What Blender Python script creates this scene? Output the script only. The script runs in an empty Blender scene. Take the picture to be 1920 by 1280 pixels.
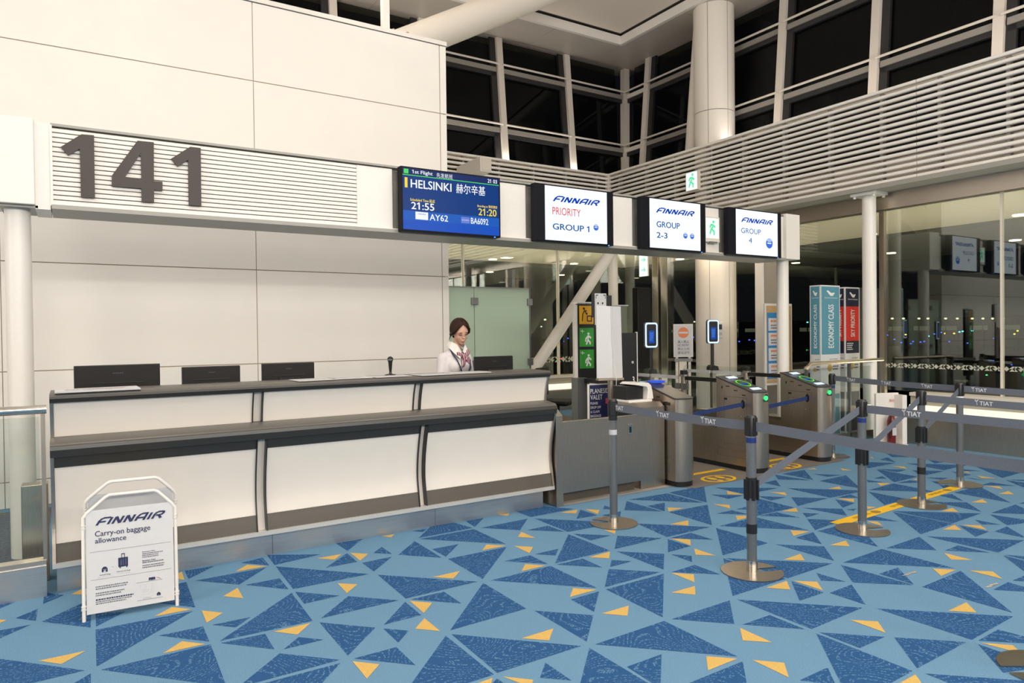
import bpy, bmesh, math, random
import numpy as np
from mathutils import Matrix, Vector
random.seed(7)
S = bpy.context.scene
COL = S.collection
# ------------------------------------------------------------------ camera
FPX, YAW, PITCH, ROLL, CH = 1307.15, 0.56025, 0.01285, -0.01203, 1.54
_f = Vector((math.sin(YAW)*math.cos(PITCH), math.cos(YAW)*math.cos(PITCH), -math.sin(PITCH)))
_r0 = Vector((math.cos(YAW), -math.sin(YAW), 0)); _u0 = _r0.cross(_f)
_r = _r0*math.cos(ROLL) + _u0*math.sin(ROLL); _u = -_r0*math.sin(ROLL) + _u0*math.cos(ROLL)
cam_d = bpy.data.cameras.new('camera'); cam = bpy.data.objects.new('camera', cam_d); COL.objects.link(cam)
cam_d.sensor_width = 36; cam_d.lens = FPX/1920*36; cam_d.clip_end = 2000; cam_d.clip_start = .05
cam.matrix_world = Matrix(((_r.x, _u.x, -_f.x, 0), (_r.y, _u.y, -_f.y, 0), (_r.z, _u.z, -_f.z, CH), (0, 0, 0, 1)))
S.camera = cam
S.view_settings.view_transform = 'Standard'; S.view_settings.look = 'None'
S.view_settings.exposure = 0.0; S.view_settings.gamma = 1.0; S.view_settings.use_curve_mapping = False
def _ray(x, y): return _f + _r*((x-960)/FPX) - _u*((y-640)/FPX)
def PG(x, y, z=0.0):
    d = _ray(x, y); t = (z-CH)/d.z; return (d.x*t, d.y*t)
def PYp(x, y, Y):
    d = _ray(x, y); t = Y/d.y; return (d.x*t, CH+d.z*t)
def inframe(p, m=0):
    v = Vector(p)-Vector((0, 0, CH)); c = v.dot(_f)
    if c < .3: return False
    x = 960+FPX*v.dot(_r)/c; y = 640-FPX*v.dot(_u)/c
    return -m < x < 1920+m and -m < y < 1280+m
# ------------------------------------------------------------------ night sky, ceiling lamps, added fill
W = bpy.data.worlds.new('night'); S.world = W; W.use_nodes = True
W.node_tree.nodes['Background'].inputs[0].default_value = (.55, .62, .8, 1)
W.node_tree.nodes['Background'].inputs[1].default_value = .006
def area(name, loc, size, power, color=(1, .94, .865), size_y=None, aim=None):
    l = bpy.data.lights.new(name, 'AREA'); l.energy = power; l.color = color; l.size = size
    if size_y: l.shape = 'RECTANGLE'; l.size_y = size_y
    o = bpy.data.objects.new(name, l); COL.objects.link(o); o.location = loc
    if aim: o.rotation_euler = (Vector(aim)-Vector(loc)).to_track_quat('-Z', 'Y').to_euler()
    return o
LAMP = 52
for i, x in enumerate((-3.2, .6, 4.4)):
    for j, y in enumerate((-3.6, .2, 3.6)):
        area('ceiling_lamp', (x, y, 6.9), 1.3, LAMP)
area('ceiling_lamp', (7.4, -2.6, 6.9), 1.0, LAMP*.8)
area('ceiling_fill', (6.5, 11.42, 4.86), 5, 24, size_y=.12, aim=(6.5, 11.42, 9))  # these upward lamps are added only to brighten the ceiling
area('ceiling_fill', (9.72, 5.0, 4.86), .12, 24, size_y=8, aim=(9.72, 5.0, 9))
area('ceiling_fill', (1.6, 8.35, 5.3), 4.2, 120, size_y=.3, aim=(2.2, 8.35, 7.4))
area('ceiling_fill', (3, -8.6, 5.2), 9, 420, size_y=.4, aim=(5, 3.5, 7.6))
area('ceiling_fill', (-8.6, 3, 5.2), .4, 260, size_y=8, aim=(1, 6, 7.6))
area('door_downlight', (9.15, 8.35, 3.40), .25, 14, (1, .80, .55))
# frontal fill added behind the camera, out of view, no fixture there
for x in (-5, -.5, 4, 7.5): area('frontal_fill', (x, -5.5, 4.6), 2.2, 165, aim=(x+1.0, 7, 1.2))

# ------------------------------------------------------------------ materials
MATS = {}
def nmat(name):
    m = bpy.data.materials.new(name); m.use_nodes = True; MATS[name] = m
    return m, m.node_tree.nodes, m.node_tree.links, m.node_tree.nodes['Principled BSDF']
def mat(name, col, rough=.5, metal=0, noise=0, nscale=40, bump=0, spec=.5, stretch=None, coat=0):
    m, N, L, b = nmat(name)
    b.inputs['Roughness'].default_value = rough; b.inputs['Metallic'].default_value = metal
    b.inputs['Specular IOR Level'].default_value = spec
    if coat: b.inputs['Coat Weight'].default_value = coat; b.inputs['Coat Roughness'].default_value = .08
    tc = N.new('ShaderNodeTexCoord'); mp = N.new('ShaderNodeMapping'); nz = N.new('ShaderNodeTexNoise')
    L.new(tc.outputs['Object'], mp.inputs[0]); L.new(mp.outputs[0], nz.inputs[0])
    if stretch: mp.inputs['Scale'].default_value = stretch
    nz.inputs['Scale'].default_value = nscale; nz.inputs['Detail'].default_value = 4
    rp = N.new('ShaderNodeValToRGB'); L.new(nz.outputs[0], rp.inputs[0])
    k = max(noise, .015)
    rp.color_ramp.elements[0].position = .25; rp.color_ramp.elements[1].position = .75
    rp.color_ramp.elements[0].color = tuple(c*(1-k) for c in col)+(1,); rp.color_ramp.elements[1].color = tuple(min(1, c*(1+k)) for c in col)+(1,)
    L.new(rp.outputs[0], b.inputs['Base Color'])
    if bump:
        bp = N.new('ShaderNodeBump'); bp.inputs['Strength'].default_value = bump; bp.inputs['Distance'].default_value = .004
        L.new(nz.outputs[0], bp.inputs['Height']); L.new(bp.outputs[0], b.inputs['Normal'])
    return m
def emit(name, col, s=1.0, base=(0, 0, 0)):
    m, N, L, b = nmat(name)
    b.inputs['Base Color'].default_value = base+(1,); b.inputs['Emission Color'].default_value = col+(1,)
    b.inputs['Emission Strength'].default_value = s; b.inputs['Roughness'].default_value = .25; b.inputs['Specular IOR Level'].default_value = .08
    return m
def glass(name, tint=(1, 1, 1), refl=1.0, rough=0, haze=0, hazecol=(.6, .75, .66)):
    m = bpy.data.materials.new(name); m.use_nodes = True; MATS[name] = m
    N, L = m.node_tree.nodes, m.node_tree.links; N.clear()
    o = N.new('ShaderNodeOutputMaterial'); t = N.new('ShaderNodeBsdfTransparent'); t.inputs[0].default_value = tint+(1,)
    g = N.new('ShaderNodeBsdfGlossy'); g.inputs['Roughness'].default_value = rough; g.inputs['Color'].default_value = (.95, .97, .95, 1)
    fr = N.new('ShaderNodeFresnel')
    # the pane does not bend the ray, so its far face must reflect like its near one
    ge = N.new('ShaderNodeNewGeometry'); im = N.new('ShaderNodeMapRange'); im.inputs['To Min'].default_value = 1.5; im.inputs['To Max'].default_value = 1/1.5
    L.new(ge.outputs['Backfacing'], im.inputs['Value']); L.new(im.outputs[0], fr.inputs[0])
    mu = N.new('ShaderNodeMath'); mu.operation = 'MULTIPLY'; mu.inputs[1].default_value = refl; L.new(fr.outputs[0], mu.inputs[0])
    mx = N.new('ShaderNodeMixShader'); L.new(mu.outputs[0], mx.inputs[0])
    a = t.outputs[0]
    if haze:
        d = N.new('ShaderNodeBsdfDiffuse'); d.inputs[0].default_value = hazecol+(1,)
        tl = N.new('ShaderNodeBsdfTranslucent'); tl.inputs[0].default_value = hazecol+(1,)
        ad = N.new('ShaderNodeMixShader'); ad.inputs[0].default_value = .35; L.new(d.outputs[0], ad.inputs[1]); L.new(tl.outputs[0], ad.inputs[2])
        hx = N.new('ShaderNodeMixShader'); hx.inputs[0].default_value = haze; L.new(t.outputs[0], hx.inputs[1]); L.new(ad.outputs[0], hx.inputs[2]); a = hx.outputs[0]
    L.new(a, mx.inputs[1]); L.new(g.outputs[0], mx.inputs[2]); L.new(mx.outputs[0], o.inputs[0])
    return m
WHITE = mat('white_panel', (.84, .80, .745), .42, noise=.015, nscale=3)
WHITEP = mat('white_paint', (.80, .76, .71), .38)
PILL = mat('pillar_paint', (.82, .755, .68), .42)
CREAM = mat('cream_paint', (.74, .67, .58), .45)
GREYP = mat('grey_metal_paint', (.33, .315, .28), .4)
STEEL = mat('brushed_steel', (.49, .425, .355), .34, 1, noise=.12, nscale=6, stretch=(40, 40, 1))
STEELH = mat('brushed_steel_horizontal', (.60, .53, .46), .36, 1, noise=.12, nscale=6, stretch=(1, 1, 60))
CHROME = mat('polished_steel', (.68, .64, .58), .16, 1)
POST = mat('post_grey', (.23, .235, .235), .3, .7, noise=.06, nscale=80)
BLACK = mat('black_plastic', (.012, .012, .013), .38)
BLACKM = mat('black_monitor_plastic', (.009, .008, .008), .45, spec=.3, noise=.3, nscale=300, bump=.1)
DARKTOP = mat('dark_laminate', (.115, .105, .092), .34, noise=.06, nscale=120)
DARKN = mat('dark_laminate_edge', (.032, .031, .028), .36)
LAM = mat('cream_laminate', (.79, .735, .665), .33, noise=.01, nscale=8)
PLINTH = mat('plinth_steel', (.62, .61, .60), .36, 1, noise=.1, nscale=5, stretch=(1, 1, 50))
BROWN = mat('dark_bronze_band', (.10, .088, .072), .4)
PAPER = mat('white_paper', (.64, .635, .64), .6)
GREYC = mat('grey_carpet', (.30, .275, .245), .95, noise=.22, nscale=260, bump=.3)
DARKC = mat('brown_grey_carpet', (.17, .148, .128), .95, noise=.25, nscale=260, bump=.3)
HEXC = mat('dark_blue_carpet', (.10, .11, .125), .95, noise=.5, nscale=45)
BELT = mat('grey_webbing', (.13, .145, .178), .75, noise=.12, nscale=220)
BLUEB = mat('blue_webbing', (.010, .030, .125), .7, noise=.1, nscale=200)
BLUES = mat('blue_sticker', (.006, .028, .17), .4)
YEL = mat('yellow_floor_tape', (.86, .50, .008), .5)
BROWND = mat('dark_sticker_print', (.30, .19, .03), .6)
NAVY = mat('navy_print', (.012, .018, .085), .5)
GREYPR = mat('grey_print', (.12, .12, .16), .6)
LGREY = mat('light_grey_print', (.55, .55, .57), .6)
WHITEPR = mat('white_print', (.78, .78, .77), .5)
REDPR = mat('red_print', (.62, .03, .02), .5)
TEAL = mat('teal_print', (.085, .27, .36), .5)
DNAVY = mat('dark_navy_print', (.012, .016, .04), .5)
GREENPR = mat('green_print', (.03, .33, .03), .5)
YELPR = mat('yellow_print', (.88, .45, .01), .5)
ORANGEP = mat('orange_print', (.78, .22, .08), .5)
BLUEPR = mat('blue_print', (.03, .24, .56), .5)
WOOD = mat('light_wood', (.55, .36, .17), .5, noise=.15, nscale=20, stretch=(1, 1, 8))
PINK = mat('pink_print', (.6, .05, .12), .5)
DIGIT = mat('dark_brown_digit', (.052, .040, .034), .55, noise=.08, nscale=300)
CEIL = mat('ceiling_panel', (.80, .71, .62), .6)
SOFF = mat('soffit_panel', (.52, .465, .405), .36, noise=.02, nscale=2)
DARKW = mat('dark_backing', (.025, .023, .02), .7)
MULL = mat('mullion_paint', (.66, .60, .53), .42)
TRANS = mat('blind_case_grey', (.26, .24, .215), .45)
DKFR = mat('dark_window_frame', (.018, .017, .018), .5)
SLAT = mat('slat_white', (.86, .82, .77), .4)
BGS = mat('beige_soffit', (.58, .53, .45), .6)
APRON = mat('asphalt', (.03, .032, .035), .9, noise=.3, nscale=.3)
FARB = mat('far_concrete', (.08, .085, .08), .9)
GLASS = glass('window_glass', (.86, .90, .86), 2.2)
GLASSU = glass('upper_glass', (.55, .55, .52), .28)
CLEAR = glass('clear_glass', (.92, .95, .93), 1.0)
FROST = glass('frosted_glass', (.75, .88, .8), .8, .05, .88, (.66, .79, .66))
SKIN = mat('skin', (.62, .36, .26), .5, noise=.03); HAIR = mat('hair_brown', (.030, .013, .008), .55, spec=.2, noise=.4, nscale=30, stretch=(6, 1, 1))
BLOUSE = mat('blouse_white', (.70, .66, .67), .8, noise=.03, nscale=20, bump=.15); COLLARM = mat('collar_white', (.82, .79, .76), .8)
SCARF = mat('scarf_red', (.42, .03, .10), .7); SKIRT = mat('navy_skirt', (.02, .025, .06), .8); LIPS = mat('lips', (.48, .15, .12), .5)
SCR_BLUE = emit('screen_blue', (.004, .044, .215), 1.0); SCR_BLUE2 = emit('screen_blue_band', (.012, .11, .50), 1.0); SCR_BLUE3 = emit('screen_blue_low', (.010, .085, .52), 1.0)
SCR_TOP = emit('screen_navy', (.012, .028, .13), 1.0); SCR_W = emit('screen_white', (.86, .92, 1.0), 1.15); SCR_TXT = emit('screen_text_white', (.92, .95, 1), 1.0)
SCR_Y = emit('screen_yellow', (.95, .72, .06), 1.0); SCR_G = emit('screen_green', (.08, .72, .13), 1.0); SCR_LOGO = emit('screen_logo_blue', (.0, .055, .50), .9)
SCR_GRP = emit('screen_group_blue', (.003, .10, .36), 1.0); SCR_RED = emit('screen_red', (.86, .035, .03), 1.0); SCR_GLB = emit('screen_globe', (.05, .16, .72), 1.0); SCR_GL2 = emit('screen_globe_light', (.42, .56, .92), 1.0)
SCR_VIO = emit('screen_violet', (.16, .22, .66), 1.0); LED = emit('blue_led', (.05, .3, 1), 2.0)
EXITG = emit('exit_white', (.80, 1.0, .86), 1.25); EXITE = emit('exit_green', (.10, .85, .38), 1.0)
RING = emit('tablet_ring', (.55, .74, 1.0), 1.5); TABS = emit('tablet_screen', (.012, .07, .38), 1.0); TABT = emit('tablet_text', (.10, .26, .75), 1.0)
GATEW = emit('gate_light_white', (.68, .82, 1.0), 1.3); GATEG = emit('gate_light_green', (.16, .86, .05), 1.0); GREENL = emit('signal_green', (.05, 1.0, .22), 1.6)
COVE = emit('cove_light', (1.0, .92, .74), 1.15); DOWN = emit('downlight', (1.0, .88, .62), 4.0)

# carpets -----------------------------------------------------------
def carpet(name, c0, c1, wave=None):
    m, N, L, b = nmat(name); b.inputs['Roughness'].default_value = .95; b.inputs['Specular IOR Level'].default_value = .15
    tc = N.new('ShaderNodeTexCoord'); nz = N.new('ShaderNodeTexNoise'); nz.inputs['Scale'].default_value = 210; nz.inputs['Detail'].default_value = 3
    L.new(tc.outputs['Object'], nz.inputs[0])
    rp = N.new('ShaderNodeValToRGB'); rp.color_ramp.elements[0].position = .3; rp.color_ramp.elements[1].position = .7
    rp.color_ramp.elements[0].color = c0+(1,); rp.color_ramp.elements[1].color = c1+(1,); L.new(nz.outputs[0], rp.inputs[0])
    out = rp.outputs[0]
    if wave:
        # stitched contour lines: level sets of a slow noise, broken into dashes by a fine one
        n2 = N.new('ShaderNodeTexNoise'); n2.inputs['Scale'].default_value = 2.3; n2.inputs['Detail'].default_value = .6; L.new(tc.outputs['Object'], n2.inputs[0])
        mu = N.new('ShaderNodeMath'); mu.operation = 'MULTIPLY'; mu.inputs[1].default_value = 40; L.new(n2.outputs[0], mu.inputs[0])
        fr = N.new('ShaderNodeMath'); fr.operation = 'FRACT'; L.new(mu.outputs[0], fr.inputs[0])
        pp = N.new('ShaderNodeMath'); pp.operation = 'PINGPONG'; pp.inputs[1].default_value = .5; L.new(fr.outputs[0], pp.inputs[0])
        gt = N.new('ShaderNodeMath'); gt.operation = 'GREATER_THAN'; gt.inputs[1].default_value = .33; L.new(pp.outputs[0], gt.inputs[0])
        vo = N.new('ShaderNodeTexVoronoi'); vo.inputs['Scale'].default_value = 105; L.new(tc.outputs['Object'], vo.inputs[0])
        lt = N.new('ShaderNodeMath'); lt.operation = 'LESS_THAN'; lt.inputs[1].default_value = .46; L.new(vo.outputs['Distance'], lt.inputs[0])
        an = N.new('ShaderNodeMath'); an.operation = 'MULTIPLY'; L.new(gt.outputs[0], an.inputs[0]); L.new(lt.outputs[0], an.inputs[1])
        sc = N.new('ShaderNodeMath'); sc.operation = 'MULTIPLY'; sc.inputs[1].default_value = .8; L.new(an.outputs[0], sc.inputs[0])
        mx = N.new('ShaderNodeMix'); mx.data_type = 'RGBA'; L.new(sc.outputs[0], mx.inputs[0]); L.new(out, mx.inputs[6]); mx.inputs[7].default_value = wave+(1,); out = mx.outputs[2]
    L.new(out, b.inputs['Base Color'])
    bp = N.new('ShaderNodeBump'); bp.inputs['Strength'].default_value = .35; bp.inputs['Distance'].default_value = .004; L.new(nz.outputs[0], bp.inputs['Height']); L.new(bp.outputs[0], b.inputs['Normal'])
    return m
CARP_L = carpet('carpet_light_blue', (.108, .226, .355), (.166, .32, .468))
CARP_D = carpet('carpet_dark_blue', (.019, .076, .205), (.030, .106, .262), (.125, .25, .395))
CARP_Y = carpet('carpet_yellow', (.56, .355, .105), (.68, .46, .15))

# ------------------------------------------------------------------ mesh helpers
class MB:
    def __init__(s): s.v, s.f, s.m, s.mi = [], [], [], 0
    def mat(s, i): s.mi = i; return s
    def add(s, vs, fs):
        n = len(s.v); s.v += [tuple(p) for p in vs]
        for f in fs: s.f.append([n+i for i in f]); s.m.append(s.mi)
        return s
    def box(s, x0, x1, y0, y1, z0, z1):
        return s.add([(x0,y0,z0),(x1,y0,z0),(x1,y1,z0),(x0,y1,z0),(x0,y0,z1),(x1,y0,z1),(x1,y1,z1),(x0,y1,z1)],
                     [(3,2,1,0),(4,5,6,7),(0,1,5,4),(1,2,6,5),(2,3,7,6),(3,0,4,7)])
    def prism(s, pts, ax, a0, a1):
        # pts: 2D polygon; ax: extrusion axis
        def P(p, a):
            return {'x': (a, p[0], p[1]), 'y': (p[0], a, p[1]), 'z': (p[0], p[1], a)}[ax]
        n = len(pts); vs = [P(p, a0) for p in pts]+[P(p, a1) for p in pts]
        fs = [tuple(range(n))[::-1], tuple(range(n, 2*n))]+[(i, (i+1) % n, n+(i+1) % n, n+i) for i in range(n)]
        return s.add(vs, fs)
    def tube(s, path, r, n=12, cap=True):
        path = [Vector(p) for p in path]; rs = r if isinstance(r, (list, tuple)) else [r]*len(path)
        vs = []; ref = None
        for i, p in enumerate(path):
            if i == 0: t = path[1]-p
            elif i == len(path)-1: t = p-path[i-1]
            else: t = (path[i+1]-p).normalized()+(p-path[i-1]).normalized()
            t.normalize()
            if ref is None: ref = Vector((0, 0, 1)) if abs(t.z) < .9 else Vector((1, 0, 0))
            a = t.cross(ref).normalized(); b = a.cross(t).normalized(); ref = b
            vs += [p+(a*math.cos(2*math.pi*k/n)+b*math.sin(2*math.pi*k/n))*rs[i] for k in range(n)]
        fs = []
        for i in range(len(path)-1):
            for k in range(n): fs.append((i*n+k, i*n+(k+1) % n, (i+1)*n+(k+1) % n, (i+1)*n+k))
        if cap: fs += [tuple(range(n))[::-1], tuple(range((len(path)-1)*n, len(path)*n))]
        return s.add(vs, fs)
    def lathe(s, prof, c=(0, 0, 0), n=24):
        vs = []
        for r, z in prof: vs += [(c[0]+r*math.cos(2*math.pi*k/n), c[1]+r*math.sin(2*math.pi*k/n), c[2]+z) for k in range(n)]
        fs = [(i*n+k, i*n+(k+1) % n, (i+1)*n+(k+1) % n, (i+1)*n+k) for i in range(len(prof)-1) for k in range(n)]
        fs += [tuple(range(n))[::-1], tuple(range((len(prof)-1)*n, len(prof)*n))]
        return s.add(vs, fs)
    def ell(s, c, r, n=14, R=None, m=9):
        vs = []; R = R or Matrix.Identity(3)
        for i in range(m+1):
            th = math.pi*i/m
            for k in range(n):
                ph = 2*math.pi*k/n
                vs.append(Vector(c)+R @ Vector((r[0]*math.sin(th)*math.cos(ph), r[1]*math.sin(th)*math.sin(ph), -r[2]*math.cos(th))))
        return s.add(vs, [(i*n+k, i*n+(k+1) % n, (i+1)*n+(k+1) % n, (i+1)*n+k) for i in range(m) for k in range(n)])
    def poly(s, pts): return s.add(pts, [tuple(range(len(pts)))])
ROOT = {}
def link(name, me, m, parent=None, smooth=False, bevel=0, solid=0):
    o = bpy.data.objects.new(name, me); COL.objects.link(o)
    for x in (m if isinstance(m, (list, tuple)) else [m]): me.materials.append(x)
    if smooth:
        for p in me.polygons: p.use_smooth = True
        me.set_sharp_from_angle(angle=math.radians(40)) if hasattr(me, 'set_sharp_from_angle') else None
    if bevel:
        b = o.modifiers.new('bevel', 'BEVEL'); b.width = bevel; b.segments = 2; b.limit_method = 'ANGLE'
    if solid:
        b = o.modifiers.new('solid', 'SOLIDIFY'); b.thickness = solid
    if parent: o.parent = parent
    return o
def rootof(p):
    while p.parent: p = p.parent
    return p
def build(mb, name, m, parent=None, smooth=False, bevel=0, solid=0):
    vs = mb.v
    if parent is not None:
        l = ROOT.get(rootof(parent).name)
        if l: vs = [(p[0]-l[0], p[1]-l[1], p[2]-l[2]) for p in vs]
    me = bpy.data.meshes.new(name); me.from_pydata([tuple(p) for p in vs], [], mb.f); me.update()
    for p, i in zip(me.polygons, mb.m): p.material_index = i
    return link(name, me, m, parent, smooth, bevel, solid)
def thing(name, label, cat, loc=(0, 0, 0), rz=0, group=None, kind=None, local=False):
    o = bpy.data.objects.new(name, None); COL.objects.link(o); o.location = loc; o.rotation_euler = (0, 0, rz); o.empty_display_size = .1
    o['label'] = label; o['category'] = cat
    if group: o['group'] = group
    if kind: o['kind'] = kind
    ROOT[o.name] = None if local else tuple(loc)
    return o
def tag(o, label, cat, group=None, kind=None):
    o['label'] = label; o['category'] = cat
    if group: o['group'] = group
    if kind: o['kind'] = kind
    return o
def dup(root, loc, rz=None, label=None):
    r = root.copy(); COL.objects.link(r); r.location = loc
    if rz is not None: r.rotation_euler = (0, 0, rz)
    if label: r['label'] = label
    ROOT[r.name] = None
    for ch in list(root.children):
        c = ch.copy(); COL.objects.link(c); c.parent = r
        for g in list(ch.children):
            d = g.copy(); COL.objects.link(d); d.parent = c
    return r
def share(src, name, parent, off):
    o = bpy.data.objects.new(name, src.data); COL.objects.link(o); o.parent = parent
    o.location = (src.location[0]+off[0], src.location[1]+off[1], src.location[2]+off[2])
    for md in src.modifiers:
        if md.type == 'BEVEL':
            b = o.modifiers.new('bevel', 'BEVEL'); b.width = md.width; b.segments = 2; b.limit_method = 'ANGLE'
    return o
# lettering ---------------------------------------------------------
def textraw(s, shear, spacing):
    c = bpy.data.curves.new('t', 'FONT'); c.body = s; c.size = 1; c.shear = shear; c.resolution_u = 3; c.space_character = spacing
    o = bpy.data.objects.new('t', c); me = bpy.data.meshes.new_from_object(o)
    r = [tuple(v.co) for v in me.vertices], [tuple(p.vertices) for p in me.polygons]
    bpy.data.objects.remove(o); bpy.data.curves.remove(c); bpy.data.meshes.remove(me); return r
def textmesh(s, bold=0.0, shear=0.0, spacing=1.0):
    v0, f0 = textraw(s, shear, spacing); v0, f0 = list(v0), list(f0)
    for i, ch_ in enumerate(s):            # the plain figure one gets its flag
        if ch_ != '1': continue
        pm = max([p[0] for p in textraw(s[:i], shear, spacing)[0]], default=-9) if s[:i].strip() else -9
        bar = [p for p in textraw(s[:i+1], shear, spacing)[0] if p[0] > pm+.005]
        if not bar: continue
        xl = min(p[0] for p in bar); xr = max(p[0] for p in bar); top = max(p[1] for p in bar); k = len(v0)
        v0 += [(xl+.004, top, 0), (xl-.15, top-.12, 0), (xl-.15, top-.21, 0), (xl+.004, top-.11, 0)]; f0.append((k, k+1, k+2, k+3))
    if not bold: return v0, f0
    vs, fs = [], []                       # heavier weight: shifted copies, each a hair above the last
    for i, (dx, dy) in enumerate(((-1, 0), (1, 0), (0, .7), (0, -.7))):
        k = len(vs); vs += [(x+dx*bold*1.3, y+dy*bold*1.3, i+1) for x, y, z in v0]; fs += [tuple(j+k for j in f) for f in f0]
    return vs, fs
def ribbon(strokes, w, shear=0.0):
    vs, fs = [], []
    for st in strokes:
        for i in range(len(st)-1):
            a, b = Vector(st[i]), Vector(st[i+1]); d = (b-a).normalized(); n = Vector((-d.y, d.x))*w/2
            k = len(vs)
            e = d*w*.35
            ea = e if i > 0 else e*0; eb = e if i < len(st)-2 else e*0
            vs += [a-ea-n, b+eb-n, b+eb+n, a-ea+n]; fs.append((k, k+1, k+2, k+3))
    return [(v.x+shear*v.y, v.y, (i//4) % 12) for i, v in enumerate(vs)], fs
def finnair():
    st = []; x = 0
    def put(ls, w, ):
        nonlocal x
        for l in ls: st.append([(x+p[0], p[1]) for p in l])
        x += w
    F = [[(0,0),(0,.62),(.10,.88),(.28,1),(.86,1)], [(0,.46),(.62,.46)]]
    I = [[(0,0),(0,1)]]; N = [[(0,0),(0,1)], [(0,1),(.62,0)], [(.62,0),(.62,1)]]
    A = [[(0,0),(0,.55),(.12,.86),(.32,1),(.74,1),(.74,0)], [(0,.40),(.74,.40)]]
    R = [[(0,0),(0,.62),(.10,.88),(.26,1),(.58,1),(.74,.93),(.78,.75),(.70,.58),(.52,.50),(.16,.50)], [(.44,.50),(.80,0)]]
    put(F, .98); put(I, .40); put(N, 1.02); put(N, 1.02); put(A, 1.14); put(I, .40); put(R, .9)
    return ribbon(st, .235, .42)
FIN = finnair()
TIAT = None
def place(vf, box, O, U, V, name, m, parent, lift=None):
    """fit 2D mesh vf into box (u0,v0,u1,v1) measured in metres on the face O + u*U + v*V"""
    vs, fs = vf
    if not vs: return None
    xs = [p[0] for p in vs]; ys = [p[1] for p in vs]; x0, x1, y0, y1 = min(xs), max(xs), min(ys), max(ys)
    U, V, O = Vector(U), Vector(V), Vector(O); n = U.cross(V).normalized()*(lift if lift is not None else .0015)
    mb = MB()
    sx = (box[2]-box[0])/max(x1-x0, 1e-6); sy = (box[3]-box[1])/max(y1-y0, 1e-6)
    nn = n.normalized()*.00006
    mb.add([O+n+nn*p[2]+U*(box[0]+(p[0]-x0)*sx)+V*(box[1]+(p[1]-y0)*sy) for p in vs], fs)
    return build(mb, name, m, parent)
def rect(box, O, U, V, name, m, parent, lift=.001):
    return place(([(0,0,0),(1,0,0),(1,1,0),(0,1,0)], [(0,1,2,3)]), box, O, U, V, name, m, parent, lift)
def disc2(n=24, r0=0):
    vs = [(math.cos(2*math.pi*k/n), math.sin(2*math.pi*k/n), 0) for k in range(n)]
    if not r0: return vs, [tuple(range(n))]
    return vs+[(p[0]*r0, p[1]*r0, 0) for p in vs], [(k, (k+1) % n, n+(k+1) % n, n+k) for k in range(n)]
def scribble(rows, w, seed=0):
    """small print too fine to read: broken dashes in rows"""
    rnd = random.Random(seed); vs, fs = [], []
    for i in range(rows):
        x = 0; end = w*(rnd.uniform(.72, 1) if i else 1)
        while x < end:
            l = rnd.uniform(.25, .8); k = len(vs); y = -i
            vs += [(x, y, 0), (min(x+l, end), y, 0), (min(x+l, end), y+.5, 0), (x, y+.5, 0)]; fs.append((k, k+1, k+2, k+3)); x += l+.18
    return vs, fs
def tiat():
    vs, fs = textmesh('TIAT', .012); w = max(p[0] for p in vs)
    h = .72
    st = [[(-.36, 0), (-.40, .45), (-.46, .62)], [(-.46, .62), (-.66, .92)], [(-.46, .62), (-.20, .98)], [(-.50, .62), (-.76, .78)], [(-.44, .62), (-.16, .84)]]
    v2, f2 = ribbon(st, .07); k = len(vs)
    return vs+v2, fs+[tuple(i+k for i in f) for f in f2]
TIAT = tiat()
X_, Z_ = (1, 0, 0), (0, 0, 1)

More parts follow.
